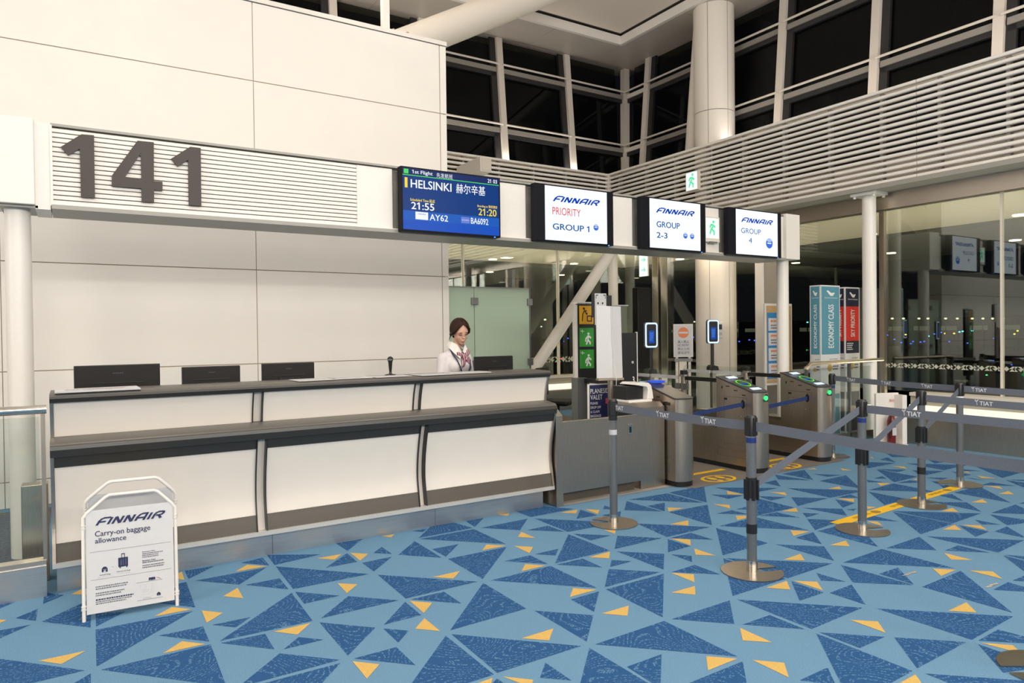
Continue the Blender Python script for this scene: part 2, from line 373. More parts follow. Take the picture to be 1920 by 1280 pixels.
# ================================================================== FLOOR
# carpet print read off the photograph: (x0, y0, scale) of the zoomed piece, then corner points in it
DK = {
 (0,1080,6): [(445,168,-300,498,-300,100),(497,185,720,212,485,312),(172,472,425,368,402,502),(470,512,1025,258,1020,578),(1075,420,1420,394,1080,567),(1075,602,2170,392,1085,1018),(345,545,-400,685,-400,880),(955,1060,-900,805,-900,1503),(1135,1052,2370,766,2548,1242),(1022,1093,700,1281,1020,1320)],
 (320,1040,5.334): [(-120,808,325,716,387,868),(157,272,247,527,-594,422),(140,160,440,110,180,242),(245,258,960,125,685,298),(700,80,985,105,920,28),(960,0,1500,-5,1040,102),(1050,115,1985,192,1225,342),(750,300,1090,235,1180,345),(1245,370,1690,408,1335,490),(490,862,1210,380,1420,660),(415,700,800,622,650,725),(495,882,945,790,1038,945),(1130,945,1280,822,1530,848),(1090,985,1692,1050,666,1328),(1697,1082,700,1345,1350,1460)],
 (640,980,4.2656): [(-162,763,55,586,460,620),(-174,796,272,838,52,1062),(-125,360,45,243,128,312),(290,415,1090,470,515,605),(340,815,510,632,640,738),(560,612,820,550,960,645),(335,845,540,862,455,958),(100,1085,440,993,592,1138),(870,860,1135,480,1480,686),(835,903,1222,1213,430,1467),(880,890,1918,985,1247,1200),(1248,1243,1180,1310,1330,1310)],
 (640,960,6): [(-60,350,245,300,68,435),(360,460,455,390,570,470),(235,570,570,500,365,668),(640,480,825,325,1130,512),(1020,415,1320,358,1175,502),(870,290,1480,178,1100,70),(880,302,1492,190,1852,358),(1395,100,1600,65,1502,165),(800,213,965,185,915,222),(1568,176,2097,72,2010,203),(1200,525,1862,390,1590,752)],
 (960,1060,5.82): [(-238,163,420,5,925,243),(640,370,950,282,895,505),(245,492,888,543,815,830),(1055,38,1620,72,1012,238),(1025,260,1657,90,1645,565),(905,860,1660,605,2462,993),(845,900,700,1460,1800,1470),(1253,1105,1632,968,1620,1340),(305,1225,365,1060,650,1255)],
 (960,900,6): [(1175,800,1712,830,1706,1006),(1752,662,2008,742,1756,812),(-244,247,695,323,212,415),(250,430,1212,477,630,582),(165,562,405,512,590,580),(725,435,770,330,960,395),(1010,395,1225,350,1215,425),(1025,325,1040,285,1195,335),(1262,338,1290,235,1690,352),(1520,290,1720,252,1718,350),(1310,220,1745,148,2152,254),(1765,140,2160,60,2192,252),(635,608,1100,790,482,938),(690,603,1115,622,885,678),(1185,625,1690,652,1155,775),(1405,487,2232,528,1742,640),(255,832,522,772,490,848),(-90,912,205,845,405,943),(500,950,795,882,1020,982),(1120,897,1350,912,1102,978)],
 (0,0,1): [(1257.5,1039,1296.8,1041.7,1297.8,1053.5),(1259,1072.5,1302.5,1058.8,1351,1076.8),(1580,1054.5,1653,1029,1788.5,1064.7)],
 (1280,880,6): [(-155,480,280,395,330,627),(-150,773,92,712,345,790),(365,203,1075,208,715,280),(315,282,690,290,515,330),(600,447,760,408,760,452),(775,308,1255,428,770,535),(845,300,1165,310,995,350),(378,497,555,458,740,505),(410,637,817,535,1422,684),(375,655,960,828,450,965),(870,520,1060,480,1325,542),(910,150,1050,120,1105,192),(1035,58,1075,112,1440,122),(1120,48,1370,5,1470,117),(1470,50,1800,62,1630,82),(1535,130,1838,65,2002,214),(1175,210,2066,237,1660,318),(1735,318,1885,280,1990,320),(1715,335,1935,378,1800,430),(1220,312,1640,322,1295,412),(1345,430,1795,442,1850,522),(1350,488,1540,497,1390,540),(1835,448,1960,440,1920,465),(1398,555,1800,575,1490,682),(1520,693,1927,583,2198,870),(1275,768,1470,705,1565,840),(1050,843,1590,865,1705,1028)],
 (1280,1040,5.334): [(-108,643,470,455,517,692),(430,33,1500,85,1050,235),(405,35,1030,240,500,412),(545,447,1800,528,1290,742),(600,697,870,602,1225,745),(1085,262,1410,378,1170,460),(1335,180,1635,270,1385,258),(1470,380,1690,297,1832,500),(1580,98,2307,303,1700,277),(1335,785,2299,1162,1690,1502),(1365,775,2022,820,1772,932),(1170,1255,1450,1126,1530,1300),(-200,1390,600,1065,670,1440)],
 (1600,1040,5.334): [(688,320,1075,160,1590,578),(255,190,445,127,605,297),(235,537,1600,615,1185,850),(410,825,1130,872,638,1135),(1250,857,1445,747,2054,905),(1248,893,1900,1120,1500,1180),(720,1187,1850,1268,1300,1420),(1395,350,1548,273,1900,378),(1590,258,1850,150,1850,275),(1500,5,1900,110,1720,175),(1515,0,1950,30,1950,105)],
 (1600,840,5.82): [(165,475,590,555,340,620),(170,457,440,385,935,482),(250,230,700,310,445,373),(255,228,580,235,485,262),(340,45,640,95,425,98),(285,125,375,100,465,155),(100,150,465,162,160,220),(575,165,1240,185,990,240),(640,240,990,250,750,305),(805,118,985,150,890,168),(225,330,315,305,365,335),(145,345,325,372,160,372),(480,380,620,350,800,378),(780,318,1040,325,960,345),(850,360,980,370,905,388),(930,400,1070,415,1000,445),(1100,485,1370,415,1720,597),(930,515,1075,500,1205,580),(880,588,1240,592,1402,695),(425,685,1395,712,1085,820),(430,695,1085,825,735,940),(1503,707,1770,615,2000,722),(1490,723,2000,800,1680,842),(1805,605,1950,560,1950,615),(1325,780,1610,835,1400,832),(1540,910,1675,855,1900,985),(1145,840,1480,910,1335,967),(800,962,1862,1005,1580,1140),(360,1090,720,967,910,1115),(1000,1117,1145,1060,1490,1140),(100,780,215,738,490,800),(1310,190,1840,265,1625,325),(1665,343,1900,345,1862,360),(1660,348,1930,385,1862,430),(1400,402,1500,373,1775,413),(1230,325,1290,328,1450,360),(1150,225,1390,248,1200,252),(1060,250,1290,290,1190,308)],
}
YL = {
 (0,1080,6): [(75,495,-200,470,-110,575),(805,203,920,145,1010,210),(430,953,965,840,690,990)],
 (320,1040,5.334): [(112,168,137,250,-20,235),(-164,618,12,522,212,545),(-80,988,112,865,345,892),(645,170,765,100,960,115),(1465,35,1710,-8,1640,50),(525,415,670,330,727,435),(310,557,523,580,360,682),(1028,768,1400,682,1268,798)],
 (640,980,4.2656): [(-30,484,130,492,45,562),(548,625,727,640,660,722),(590,848,665,763,790,866),(88,1107,305,1132,205,1248),(1085,1285,1210,1240,1190,1320)],
 (640,960,6): [(450,270,600,248,560,285),(100,458,303,470,212,545),(1030,730,1335,662,1260,748),(1585,430,1635,365,1850,378),(1765,30,1890,12,1875,42)],
 (960,1060,5.82): [(-99,1213,232,1248,205,1330),(632,345,665,248,922,265),(978,525,1275,438,1260,550),(105,795,452,688,405,818)],
 (960,900,6): [(105,1025,150,945,380,962),(545,365,738,332,722,375),(820,327,985,335,967,382),(470,290,520,285,520,300),(1750,308,1925,315,1762,352),(1780,495,1982,452,1985,512),(65,640,105,583,265,652),(25,740,237,752,197,822),(862,868,1103,805,1092,880),(1030,560,1165,565,1160,605)],
 (1280,880,6): [(-135,775,85,788,90,855),(495,240,685,284,508,280),(345,390,525,398,535,440),(985,255,1150,258,1172,293),(597,520,790,525,615,572),(1115,470,1275,432,1300,478),(1635,218,1760,190,1790,222),(1210,685,1425,697,1250,748),(130,890,375,970,145,960),(1655,852,1835,800,1880,865),(1135,1015,1325,950,1375,1025),(1735,325,1930,332,1925,368),(1385,-3,1510,0,1480,-15),(1775,-12,1910,12,1800,10)],
 (1280,1040,5.334): [(-117,180,112,196,118,275),(-112,378,122,312,128,400),(832,330,1040,262,1078,348),(1108,260,1345,270,1403,357),(573,730,895,877,600,857),(235,1015,545,1040,255,1157),(695,1052,1015,1080,1062,1228)],
 (1600,1040,5.334): [(-37,650,245,667,325,782),(795,138,1025,150,878,212),(1155,157,1395,167,1492,242),(950,560,1130,475,1233,577),(1275,880,1595,905,1690,990),(440,1295,622,1197,700,1310)],
 (1600,840,5.82): [(420,197,555,202,590,227),(258,380,410,382,300,412),(650,345,695,330,695,348),(1200,255,1250,255,1280,278),(1352,300,1560,330,1400,328),(1425,412,1590,418,1635,447),(1585,500,1690,468,1755,505),(1285,592,1410,557,1465,597),(955,690,1080,652,1150,697),(975,888,1105,838,1180,895),(1180,838,1385,842,1460,893),(985,1142,1305,1222,1070,1217),(145,800,265,802,320,850),(145,635,250,645,160,665),(180,105,205,95,225,115)],
}
fl = MB(); fl.box(-9, 9.5, -9, 11.4, -.15, 0)
def tri(p, q, r, z):
    a = (q[0]-p[0])*(r[1]-p[1])-(q[1]-p[1])*(r[0]-p[0])
    if a < 0: q, r = r, q
    fl.poly([(p[0], p[1], z), (q[0], q[1], z), (r[0], r[1], z)])
for mi, D_, z in ((1, DK, .0008), (2, YL, .0014)):
    fl.mat(mi); zi = 0
    for (x0, y0, s), L_ in D_.items():
        for t in L_:
            zi += 1
            pts = [PG(x0+t[i]/s, y0+t[i+1]/s) for i in (0, 2, 4)]
            tri(*pts, z+zi*1.5e-6)
# the same print carried on outside the photograph's frame
rnd = random.Random(3); st = .62
for i in range(-14, 16):
    for j in range(-14, 14):
        x, y = i*st+(j % 2)*st/2, j*st*.87
        if not (-8.6 < x < 9 and -8.6 < y < 4.6): continue
        for up in (0, 1):
            c = [(x, y), (x+st, y), (x+st/2, y+st*.87)] if up else [(x+st, y), (x+st*1.5, y+st*.87), (x+st/2, y+st*.87)]
            gx, gy = sum(p[0] for p in c)/3, sum(p[1] for p in c)/3
            if any(inframe((gx+a, gy+b, 0), 10) for a in (-.45, 0, .45) for b in (-.45, 0, .45)): continue
            k = rnd.random()
            if k < .55:
                s = rnd.uniform(.7, .93); q = [(gx+(p[0]-gx)*s*rnd.uniform(.75, 1), gy+(p[1]-gy)*s*rnd.uniform(.75, 1)) for p in c]
                fl.mat(1); tri(*q, .0008)
            elif k < .8:
                q = [(gx+(p[0]-gx)*.4, gy+(p[1]-gy)*.4) for p in c]; fl.mat(2); tri(*q, .0014)
floor = build(fl, 'floor', [CARP_L, CARP_D, CARP_Y]); tag(floor, 'blue carpet floor printed with dark blue and yellow triangles', 'floor', kind='structure')
g = MB(); g.prism([(3.56, 4.97), (4.95, 4.985), (5.1, 4.80), (7.62, 4.82), (7.62, 11.3), (3.56, 11.3)], 'z', .0018, .003)
build(g, 'grey_carpet', DARKC, floor)
g = MB(); g.prism([(3.56, 4.97), (4.95, 4.985), (4.95, 5.6), (3.56, 5.6)], 'z', .003, .0042); build(g, 'light_grey_carpet', GREYC, floor)
g = MB(); g.prism([(-8.8, 5.10), (-.2, 5.10), (-.2, 7.6), (-8.8, 7.6)], 'z', .0018, .003); build(g, 'dark_carpet', HEXC, floor)
# ================================================================== CEILING
ce = thing('ceiling', 'high ceiling with a stepped soffit along the windows', 'ceiling', (0, 0, 7.3), kind='structure')
g = MB(); g.box(-9.2, 9.36, -9.2, 10.70, 7.50, 7.75); build(g, 'raised_field', CEIL, ce)
g = MB(); g.box(9.36, 9.5, -9.2, 10.9, 7.49, 7.75).box(-9.2, 9.5, 10.70, 10.86, 7.49, 7.75); build(g, 'shadow_gap', DARKW, ce)
g = MB(); g.box(9.40, 9.47, -9.2, 10.80, 7.30, 7.47); build(g, 'fascia', WHITEP, ce)
g = MB(); g.box(-9.2, 9.40, 10.74, 10.81, 7.30, 7.47); build(g, 'fascia', WHITEP, ce)
src = None
for k in range(12):
    y1 = 10.74-k*1.65; g = MB().box(9.47, 10.75, y1-1.645, y1, 7.30, 7.34); build(g, 'soffit_panel', SOFF, ce)
for k in range(12):
    x1 = 9.47-k*1.65; g = MB().box(x1-1.645, x1, 10.81, 12.1, 7.30, 7.34); build(g, 'soffit_panel', SOFF, ce)
build(MB().box(9.475, 10.75, 10.745, 12.1, 7.30, 7.34), 'soffit_panel', SOFF, ce)
# ================================================================== WALLS
wl = thing('wall_back', 'white metal panelled partition wall behind the service counter', 'wall', (0, 7.75, 0), kind='structure')
build(MB().box(-9, 3.90, 7.758, 8.05, 0, 5.06), 'core', mat('panel_core', (.40, .33, .25), .7), wl)
zs = [.0, .24, 1.24, 2.24, 3.24, 4.245, 5.08]
xs = [-9.0, -7.16, -4.96, -2.76, -.555, 1.655, 3.855]
for i in range(6):
    for j in range(6):
        build(MB().box(xs[i]+.004, xs[i+1]-.004, 7.75, 7.758, zs[j]+.005, zs[j+1]-.005), 'panel', WHITE, wl)
for j in range(6): build(MB().box(3.862, 3.945, 7.75, 8.05, zs[j]+.006, zs[j+1]-.006), 'end_panel', WHITE, wl)
build(MB().box(-9, 3.955, 7.74, 8.07, 5.085, 5.135), 'coping', WHITEP, wl)
# behind the camera: the rest of the hall, plain
for n, b in (('wall_front', (-9.2, 9.9, -9.3, -9.1, 0, 7.7)), ('wall_left', (-9.3, -9.1, -9.2, 12, 0, 7.7))):
    o = build(MB().box(*b), n, CREAM); tag(o, 'plain cream hall wall %s' % ('facing the counter' if n == 'wall_front' else 'closing the end of the hall'), 'wall', kind='structure')
# railing post standing on the wall
rp = thing('railing_post', 'white square railing post bolted on top of the panelled wall', 'post', (3.19, 7.85, 5.135))
build(MB().box(3.15, 3.235, 7.80, 7.885, 5.15, 6.6), 'post', WHITEP, rp, bevel=.004)
build(MB().box(3.08, 3.50, 7.77, 7.93, 5.135, 5.15), 'base_plate', WHITEP, rp)
for x in (3.28, 3.46): build(MB().lathe([(.018, 0), (.018, .02)], (x, 7.8, 5.15), 8), 'bolt', CHROME, rp)

# ---------------- lower window walls: right (x = 9.83) and back (y = 11.56)
XG, YB = 9.83, 11.56
w1 = thing('window_1', 'tall lower glass wall beside the queue barriers, apron lights beyond', 'window', (XG, 4, 0), kind='structure')
def paneR(y0, y1, z0=.66, z1=3.22, par=None, m=GLASS, nm='pane'): return build(MB().box(XG, XG+.012, y0, y1, z0, z1), nm, m, par or w1)
ed = [-9, -7.8, -6.3, -4.8, -3.3, -1.83, -.34, 1.15, 2.64, 4.135, 5.63, 7.25]
for a, b in zip(ed[:-1], ed[1:]): paneR(a+.012, b-.012)
for y in ed[1:-1]: build(MB().box(XG-.012, XG+.05, y-.011, y+.011, .66, 3.22), 'mullion', CREAM, w1)
build(MB().box(XG-.05, XG+.02, 5.60, 5.67, .1, 3.4), 'mullion', STEEL, w1)
# white zig-zag safety band stuck on the glass
def band(par, O, U, length, z, h=.062):
    mb = MB(); rr = random.Random(5); n = int(length/(h/2)); O = Vector(O); U = Vector(U); q = h/2
    pat = [rr.choice('abcd') for _ in range(18)]
    TR = {'a': (0,1,3), 'b': (0,1,2), 'c': (0,2,3), 'd': (1,2,3)}
    DI = {(3,0): 'd', (4,0): 'c', (3,1): 'b', (4,1): 'a'}      # the full diamonds in the strip
    for i in range(n):
        for row in (0, 1):
            c = DI.get((i % 9, row)) or pat[(i*2+row*5) % 18]
            a = O+U*(i*q); z0 = z-h/2+row*q
            P = [Vector((a.x, a.y, z0)), Vector((a.x, a.y, z0))+U*q, Vector((a.x, a.y, z0+q))+U*q, Vector((a.x, a.y, z0+q))]
            if c in TR: mb.poly([P[k] for k in TR[c]])
    o = build(mb, 'safety_band', mat_band, par); o['kind'] = 'stuff'
mat_band = mat('band_white', (.52, .52, .42), .6)
band(w1, (XG-.003, 5.6, 0), (0, -1, 0), 12, 1.012)
wr = thing('wall_right', 'low steel clad window wall with glowing ledge and brown steel header', 'wall', (9.4, 4, 0), kind='structure')
APRB = mat('cream_apron', (.40, .37, .29), .5)
def lowwall(par, along, a0, a1):
    """profile in (distance from glass, z), extruded along the window"""
    def pr(p, m, nm, **k):
        mb = MB()
        if along == 'y': mb.prism([(XG-d, z) for d, z in p], 'y', a0, a1)
        else: mb.prism([(YB-d, z) for d, z in p], 'x', a0, a1)
        return build(mb, nm, m, par, **k)
    pr([(.43, 0), (.43, .375), (.0, .375), (.0, 0)], STEEL, 'steel_front')
    pr([(.44, .375), (.44, .40), (-.02, .40), (-.02, .375)], STEELH, 'ledge')
    pr([(.30, .40), (.24, .50), (.20, .50), (.20, .40)], COVE, 'cove_strip')
    pr([(.21, .40), (.21, .62), (-.05, .62), (-.05, .40)], APRB, 'apron_board')
    pr([(.24, .62), (.24, .665), (-.05, .665), (-.05, .62)], CREAM, 'sill')
lowwall(wr, 'y', -9, 5.15)
build(MB().box(9.81, XG, 5.15, 7.3, 0, .3), 'kerb', STEEL, wr)
build(MB().box(9.74, 9.92, -9, 11.5, 3.22, 3.62), 'header', STEELH, wr)
build(MB().box(9.30, 9.95, -9, 11.25, 3.44, 3.50), 'louver_shelf', GREYP, wr)
build(MB().box(9.55, 10.3, -9, 11.55, 4.72, 4.80), 'upper_sill', CREAM, wr)
# right wall beyond the barriers: door bay
d1 = thing('door_1', 'glazed boarding door bay with steel posts beside the round pillar', 'door', (XG, 9.8, 0), kind='structure')
for y0, y1, m in ((10.10, 10.27, CHROME), (9.85, 10.03, CHROME)): build(MB().box(XG-.09, XG+.02, y0, y1, 0, 3.22), 'steel_post', m, d1, bevel=.01)
paneR(9.12, 9.85, .05, 3.2, d1, CLEAR, 'door_leaf')
paneR(10.27, 11.5, .1, 3.22, d1, GLASS, 'side_light')
build(MB().box(XG-.02, XG+.03, 9.1, 9.85, .95, 1.0), 'push_bar', CHROME, d1)
d2 = thing('door_2', 'narrow grey door leaf with white post between pillar and corner column', 'door', (XG, 7.8, 0), kind='structure')
build(MB().box(XG-.06, XG+.04, 7.39, 7.63, 0, 3.2), 'leaf', mat('grey_leaf', (.36, .33, .28), .4), d2)
build(MB().box(XG-.09, XG+.03, 7.63, 7.80, 0, 3.2), 'post', WHITEP, d2, bevel=.02)
build(MB().box(XG-.05, XG+.03, 7.25, 7.36, 0, 3.22), 'frame', STEEL, d2)
paneR(7.82, 8.3, .05, 3.2, d2, CLEAR, 'pane')
w2 = thing('window_2', 'lower glass wall behind the counter crossed by a white diagonal brace', 'window', (6, YB, 0), kind='structure')
eb = [-9, -6.95, -4.76, -2.57, -.38, 1.81, 4.0, 6.19, 8.38, 9.80]
for a, b in zip(eb[:-1], eb[1:]):
    build(MB().box(a+.012, b-.012, YB, YB+.012, .66, 3.22), 'pane', GLASS, w2)
    build(MB().box(b-.016, b+.016, YB-.02, YB+.05, .66, 3.22), 'mullion', CREAM, w2)
band(w2, (9.7, YB-.003, 0), (-1, 0, 0), 6, .98, .11)
wb = thing('wall_rear', 'low window wall with glowing ledge below the glazing at the rear', 'wall', (6, 11.2, 0), kind='structure')
lowwall(wb, 'x', -9, 9.38)
build(MB().box(-9, 9.9, 11.48, 11.66, 3.22, 3.62), 'header', STEELH, wb)
build(MB().box(-9, 9.9, 11.08, 11.7, 3.44, 3.50), 'louver_shelf', GREYP, wb)
build(MB().box(-9, 10.25, 11.3, 11.7, 4.72, 4.80), 'upper_sill', CREAM, wb)
# ---------------- louvers
def louver(name, label, along, a0, a1):
    t = thing(name, label, 'louver', ((9.4, (a0+a1)/2, 3.5) if along == 'y' else ((a0+a1)/2, 11.17, 3.5)))
    n = 16; p = .0825; ztop = 4.775; first = None
    for k in range(n):
        z = ztop-k*p
        pts = [(0, -.012), (.010, -.022), (.05, -.022), (.05, .022), (.010, .022), (0, .012)]
        if first is None:
            mb = MB()
            mb.prism([((9.4 if along == 'y' else 11.17)+d, z+h) for d, h in pts], 'y' if along == 'y' else 'x', a0+.004, a1-.004)
            first = build(mb, 'slat', SLAT, t)
        else: share(first, 'slat', t, (0, 0, -k*p))
    b = (9.54, 9.56, a0, a1) if along == 'y' else (a0, a1, 11.31, 11.33)
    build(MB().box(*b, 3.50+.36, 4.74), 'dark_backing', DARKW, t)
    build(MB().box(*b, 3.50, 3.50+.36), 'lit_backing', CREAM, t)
    for q in np.arange(a0+.5, a1, .78):
        if along == 'y': build(MB().box(9.45, 9.54, q-.02, q+.02, 3.52, 4.76), 'bracket', TRANS, t)
        else: build(MB().box(q-.02, q+.02, 11.22, 11.31, 3.52, 4.76), 'bracket', TRANS, t)
for (a0, a1), w in (((8.05, 11.17), 'in front of the round pillar'), ((4.94, 8.05), 'above the slim white column'), ((1.84, 4.94), 'over the glowing window ledge'), ((-1.26, 1.84), 'farther along the windows'), ((-4.4, -1.26), 'at the far end of the windows')):
    louver('louver_screen', 'white horizontal slat louver %s' % w, 'y', a0, a1)
for (a0, a1), w in (((6.3, 9.4), 'at the rear corner under the upper windows'), ((3.2, 6.3), 'behind the white panelled wall')):
    louver('louver_screen', 'white horizontal slat louver %s' % w, 'x', a0, a1)
build(MB().box(9.385, 9.47, 11.155, 11.24, 3.5, 4.79), 'corner_post', CREAM, wr)
# ---------------- upper leaning windows
LEAN = .2/2.2
def up(z): return (z-5.1)*LEAN
w3 = thing('window_3', 'dark upper window band leaning outwards above the long louver', 'window', (10.2, 4, 4.8), kind='structure')
w4 = thing('window_4', 'dark upper window band leaning outwards at the rear corner', 'window', (6, 11.55, 4.8), kind='structure')
def leanbox(par, nm, m, along, a0, a1, d0, d1, z0, z1, **k):
    mb = MB()
    if along == 'y': mb.prism([(10.2+d0+up(z0), z0), (10.2+d1+up(z0), z0), (10.2+d1+up(z1), z1), (10.2+d0+up(z1), z1)], 'y', a0, a1)
    else: mb.prism([(11.55+d0+up(z0), z0), (11.55+d1+up(z0), z0), (11.55+d1+up(z1), z1), (11.55+d0+up(z1), z1)], 'x', a0, a1)
    return build(mb, nm, m, par, **k)
my = [10.97-1.665*k for k in range(12)]; mx = [8.77-1.65*k for k in range(11)]
for par, al, L_, end in ((w3, 'y', my, 11.75), (w4, 'x', mx, 10.4)):
    for k, q in enumerate(L_):
        leanbox(par, 'mullion', MULL, al, q-.065, q+.065, -.06, .05, 4.80, 7.30)
        leanbox(par, 'dark_jamb', DKFR, al, q-.19, q-.065, .0, .05, 4.80, 7.30)
        hi = L_[k-1]-.19 if k else end-.25; lo = q+.065
        for z0, z1 in ((4.8, 5.5), (5.5, 6.7), (6.7, 7.3)): leanbox(par, 'pane', GLASSU, al, lo, hi, .06, .07, z0+.02, z1-.02)
        for z in (5.5, 6.7):
            leanbox(par, 'transom', MULL if al == 'y' and k == 0 else TRANS, al, lo, hi+.1, -.03, .06, z-.09, z+.0)
            leanbox(par, 'blind_case', DKFR, al, lo, hi+.1, .0, .055, z-.17, z-.09)
            rod = MB(); c0 = (10.2 if al == 'y' else 11.55)-.075+up(z+.06)
            a, b = lo-.03, hi+.15
            rod.tube([(c0, a, z+.06), (c0, b, z+.06)] if al == 'y' else [(a, c0, z+.06), (b, c0, z+.06)], .02, 8)
            build(rod, 'rod', MULL, par, smooth=True)
cm = MB(); s_ = .07
cm.add([(10.12,11.47,4.8),(10.26,11.47,4.8),(10.26,11.61,4.8),(10.12,11.61,4.8)]+[(x+up(7.3), y+up(7.3), 7.3) for x, y in ((10.12,11.47),(10.26,11.47),(10.26,11.61),(10.12,11.61))], [(3,2,1,0),(4,5,6,7),(0,1,5,4),(1,2,6,5),(2,3,7,6),(3,0,4,7)])
build(cm, 'corner_mullion', MULL, w3)
# ---------------- columns and tubes
pc = thing('round_pillar', 'thick round cream pillar rising past the louver to the ceiling', 'pillar', (9.83, 8.72, 0))
build(MB().lathe([(.355, 0), (.355, 5.41)], (9.83, 8.72, 0), 40), 'cladding', PILL, pc, smooth=True)
build(MB().lathe([(.355, 5.42), (.355, 7.62)], (9.83, 8.72, 0), 40), 'cladding', PILL, pc, smooth=True)
build(MB().lathe([(.35, 5.40), (.35, 5.43)], (9.83, 8.72, 0), 40), 'joint', DARKW, pc, smooth=True)
for a in (205, 262):
    x, y = 9.83+.356*math.cos(math.radians(a)), 8.72+.356*math.sin(math.radians(a))
    build(MB().tube([(x, y, 0), (x, y, 7.62)], .005, 6), 'seam', GREYP, pc)
o = build(MB().tube([(9.92, 9.36, 4.80), (9.98, 9.22, 7.29)], [.13, .085], 20), 'leaning_strut', PILL, None, True); tag(o, 'slim leaning cream strut just behind the thick round pillar', 'strut')
o = build(MB().tube([(-6.0, 9.5, .02), (7.6, 9.5, 7.70)], .24, 32), 'diagonal_tube', PILL, None, True); tag(o, 'big cream tube rising diagonally from behind the white wall', 'tube')
sc = thing('slim_column', 'slim round white column bolted under the louver beside the standees', 'column', (9.52, 5.66, 0))
build(MB().lathe([(.09, 0), (.09, 3.40)], (9.52, 5.66, 0), 24), 'shaft', WHITEP, sc, smooth=True)
build(MB().box(9.36, 9.68, 5.48, 5.84, 3.40, 3.44), 'top_plate', WHITEP, sc)
for dx in (-.12, .12):
    for dy in (-.14, .14): build(MB().lathe([(.02, 3.37), (.02, 3.40)], (9.52+dx, 5.66+dy, 0), 8), 'bolt', WHITEP, sc)
o = build(MB().tube([(6.71, 11.0, .02), (9.53, 11.0, 3.43)], .115, 20), 'diagonal_brace', WHITEP, None, True); tag(o, 'white round diagonal brace in front of the rear glass', 'brace')
o = build(MB().lathe([(.10, 0), (.10, 3.44)], (9.60, 11.28, 0), 20), 'brace_column', WHITEP, None, True); tag(o, 'white round column where the diagonal brace ends', 'column')
b = thing('ceiling_duct_box', 'white box unit projecting from the rear louver', 'box', (5.98, 10.8, 4.28))
build(MB().box(5.87, 6.09, 10.30, 11.165, 4.28, 4.53), 'case', WHITEP, b, bevel=.006)
build(MB().box(5.89, 6.07, 10.288, 10.30, 4.30, 4.51), 'front_cover', CREAM, b)

# ================================================================== OUTSIDE
o = build(MB().box(-40, 700, -300, 700, -7.2, -7.0), 'apron_ground', APRON); tag(o, 'dark airport apron outside the windows', 'ground', kind='structure')
so = thing('canopy', 'beige canopy soffit with downlights outside the glass', 'canopy', (11, 6, 3.3), kind='structure')
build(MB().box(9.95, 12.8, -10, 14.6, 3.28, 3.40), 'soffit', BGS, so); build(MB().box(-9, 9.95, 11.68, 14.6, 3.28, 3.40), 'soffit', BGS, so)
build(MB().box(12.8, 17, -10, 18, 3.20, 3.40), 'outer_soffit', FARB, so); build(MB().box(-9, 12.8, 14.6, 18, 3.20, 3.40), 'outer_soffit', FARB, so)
dl = None
for p in [(12.5, y) for y in (-4.6, -2.2, .2, 2.6, 5.0, 7.4, 9.8, 12.2)]+[(x, 14.2) for x in (1.2, 3.6, 6.0, 8.4, 10.8)]:
    m_ = MB().lathe([(.10, 3.262), (.10, 3.282)], (p[0], p[1], 0), 14); build(m_, 'downlight', DOWN, so)
for p in [(15.3, y) for y in (-3.4, -1, 1.4, 3.8, 6.2, 8.6, 11)]+[(x, 16.4) for x in (4.8, 7.2, 9.6, 12)]:
    m_ = MB().lathe([(.10, 3.182), (.10, 3.202)], (p[0], p[1], 0), 14); build(m_, 'downlight', DOWN, so)
for y in (-1, 4.5, 10): area('canopy_fill', (11.2, y, .2), 1.2, 110, (1, .88, .66), 3.5, (11.2, y, 3))  # upward fill added outside to brighten the canopy soffit, no real fixture
for x in (4, 8.5): area('canopy_fill', (x, 13, .2), 3.5, 110, (1, .88, .66), 1.2, (x, 13, 3))
tb = thing('far_terminal', 'long low terminal building across the dark apron', 'building', (330, 160, -7))
FARW = emit('far_window', (.55, .6, .4), .12)
build(MB().box(330, 390, 20, 420, -7, 6), 'body', FARB, tb)
for y in range(24, 410, 12): build(MB().box(329.8, 330, y, y+7, .2, 2.2), 'lit_window', FARW, tb)
rl = random.Random(11)
lb = {'blue': emit('apron_blue', (.04, .12, 1), 2.5), 'white': emit('apron_white', (.85, .95, .55), 1.6), 'cyan': emit('apron_cyan', (.1, .75, .9), 4), 'amber': emit('apron_amber', (1, .62, .05), 4), 'red': emit('apron_red', (1, .06, .03), 4), 'green': emit('apron_green', (.05, .9, .2), 4)}
def alight(px, py, d, col, r, label, nm):
    v = _ray(px, py)
    if v.z < 0: d = min(240, (-6.95-CH)/v.z)       # on the ground where it is near enough, else on a mast
    p = Vector((0, 0, CH))+v*d; r = r*d/95
    t = thing(nm, label, 'light', (p.x, p.y, -7), group=nm.replace('_', ' ')+'s on the apron')
    build(MB().ell(p, (r*1.5, r*1.5, r), 8, None, 5), 'lamp', lb[col], t, True)
    build(MB().box(p.x-.06, p.x+.06, p.y-.06, p.y+.06, -7, p.z-r*.5), 'mast', FARB, t)
for x in (1673, 1694, 1723, 1740, 1773, 1795, 1823, 1843, 1861, 1881, 1622, 985, 1022, 1078): alight(x, 597 if x > 1500 else 599, 140, 'white', .13, 'white floodlight on the dark skyline beyond the glass', 'floodlight')
for x, y in ((1658,621),(1664,628),(1677,636),(1655,646),(1690,642),(1708,644),(1726,641),(1765,623),(1780,640),(1814,643),(1862,634),(1880,620),(1621,640),(1386,640),(1405,637),(1415,638),(1310,640),(1300,632),(1028,638),(1040,634),(1058,640),(1065,634),(1045,660),(1862,676),(1897,684),(1712,640),(1733,640),(1752,626)): alight(x, y, 95, 'blue', .085, 'small blue taxiway light on the dark apron', 'taxiway_light')
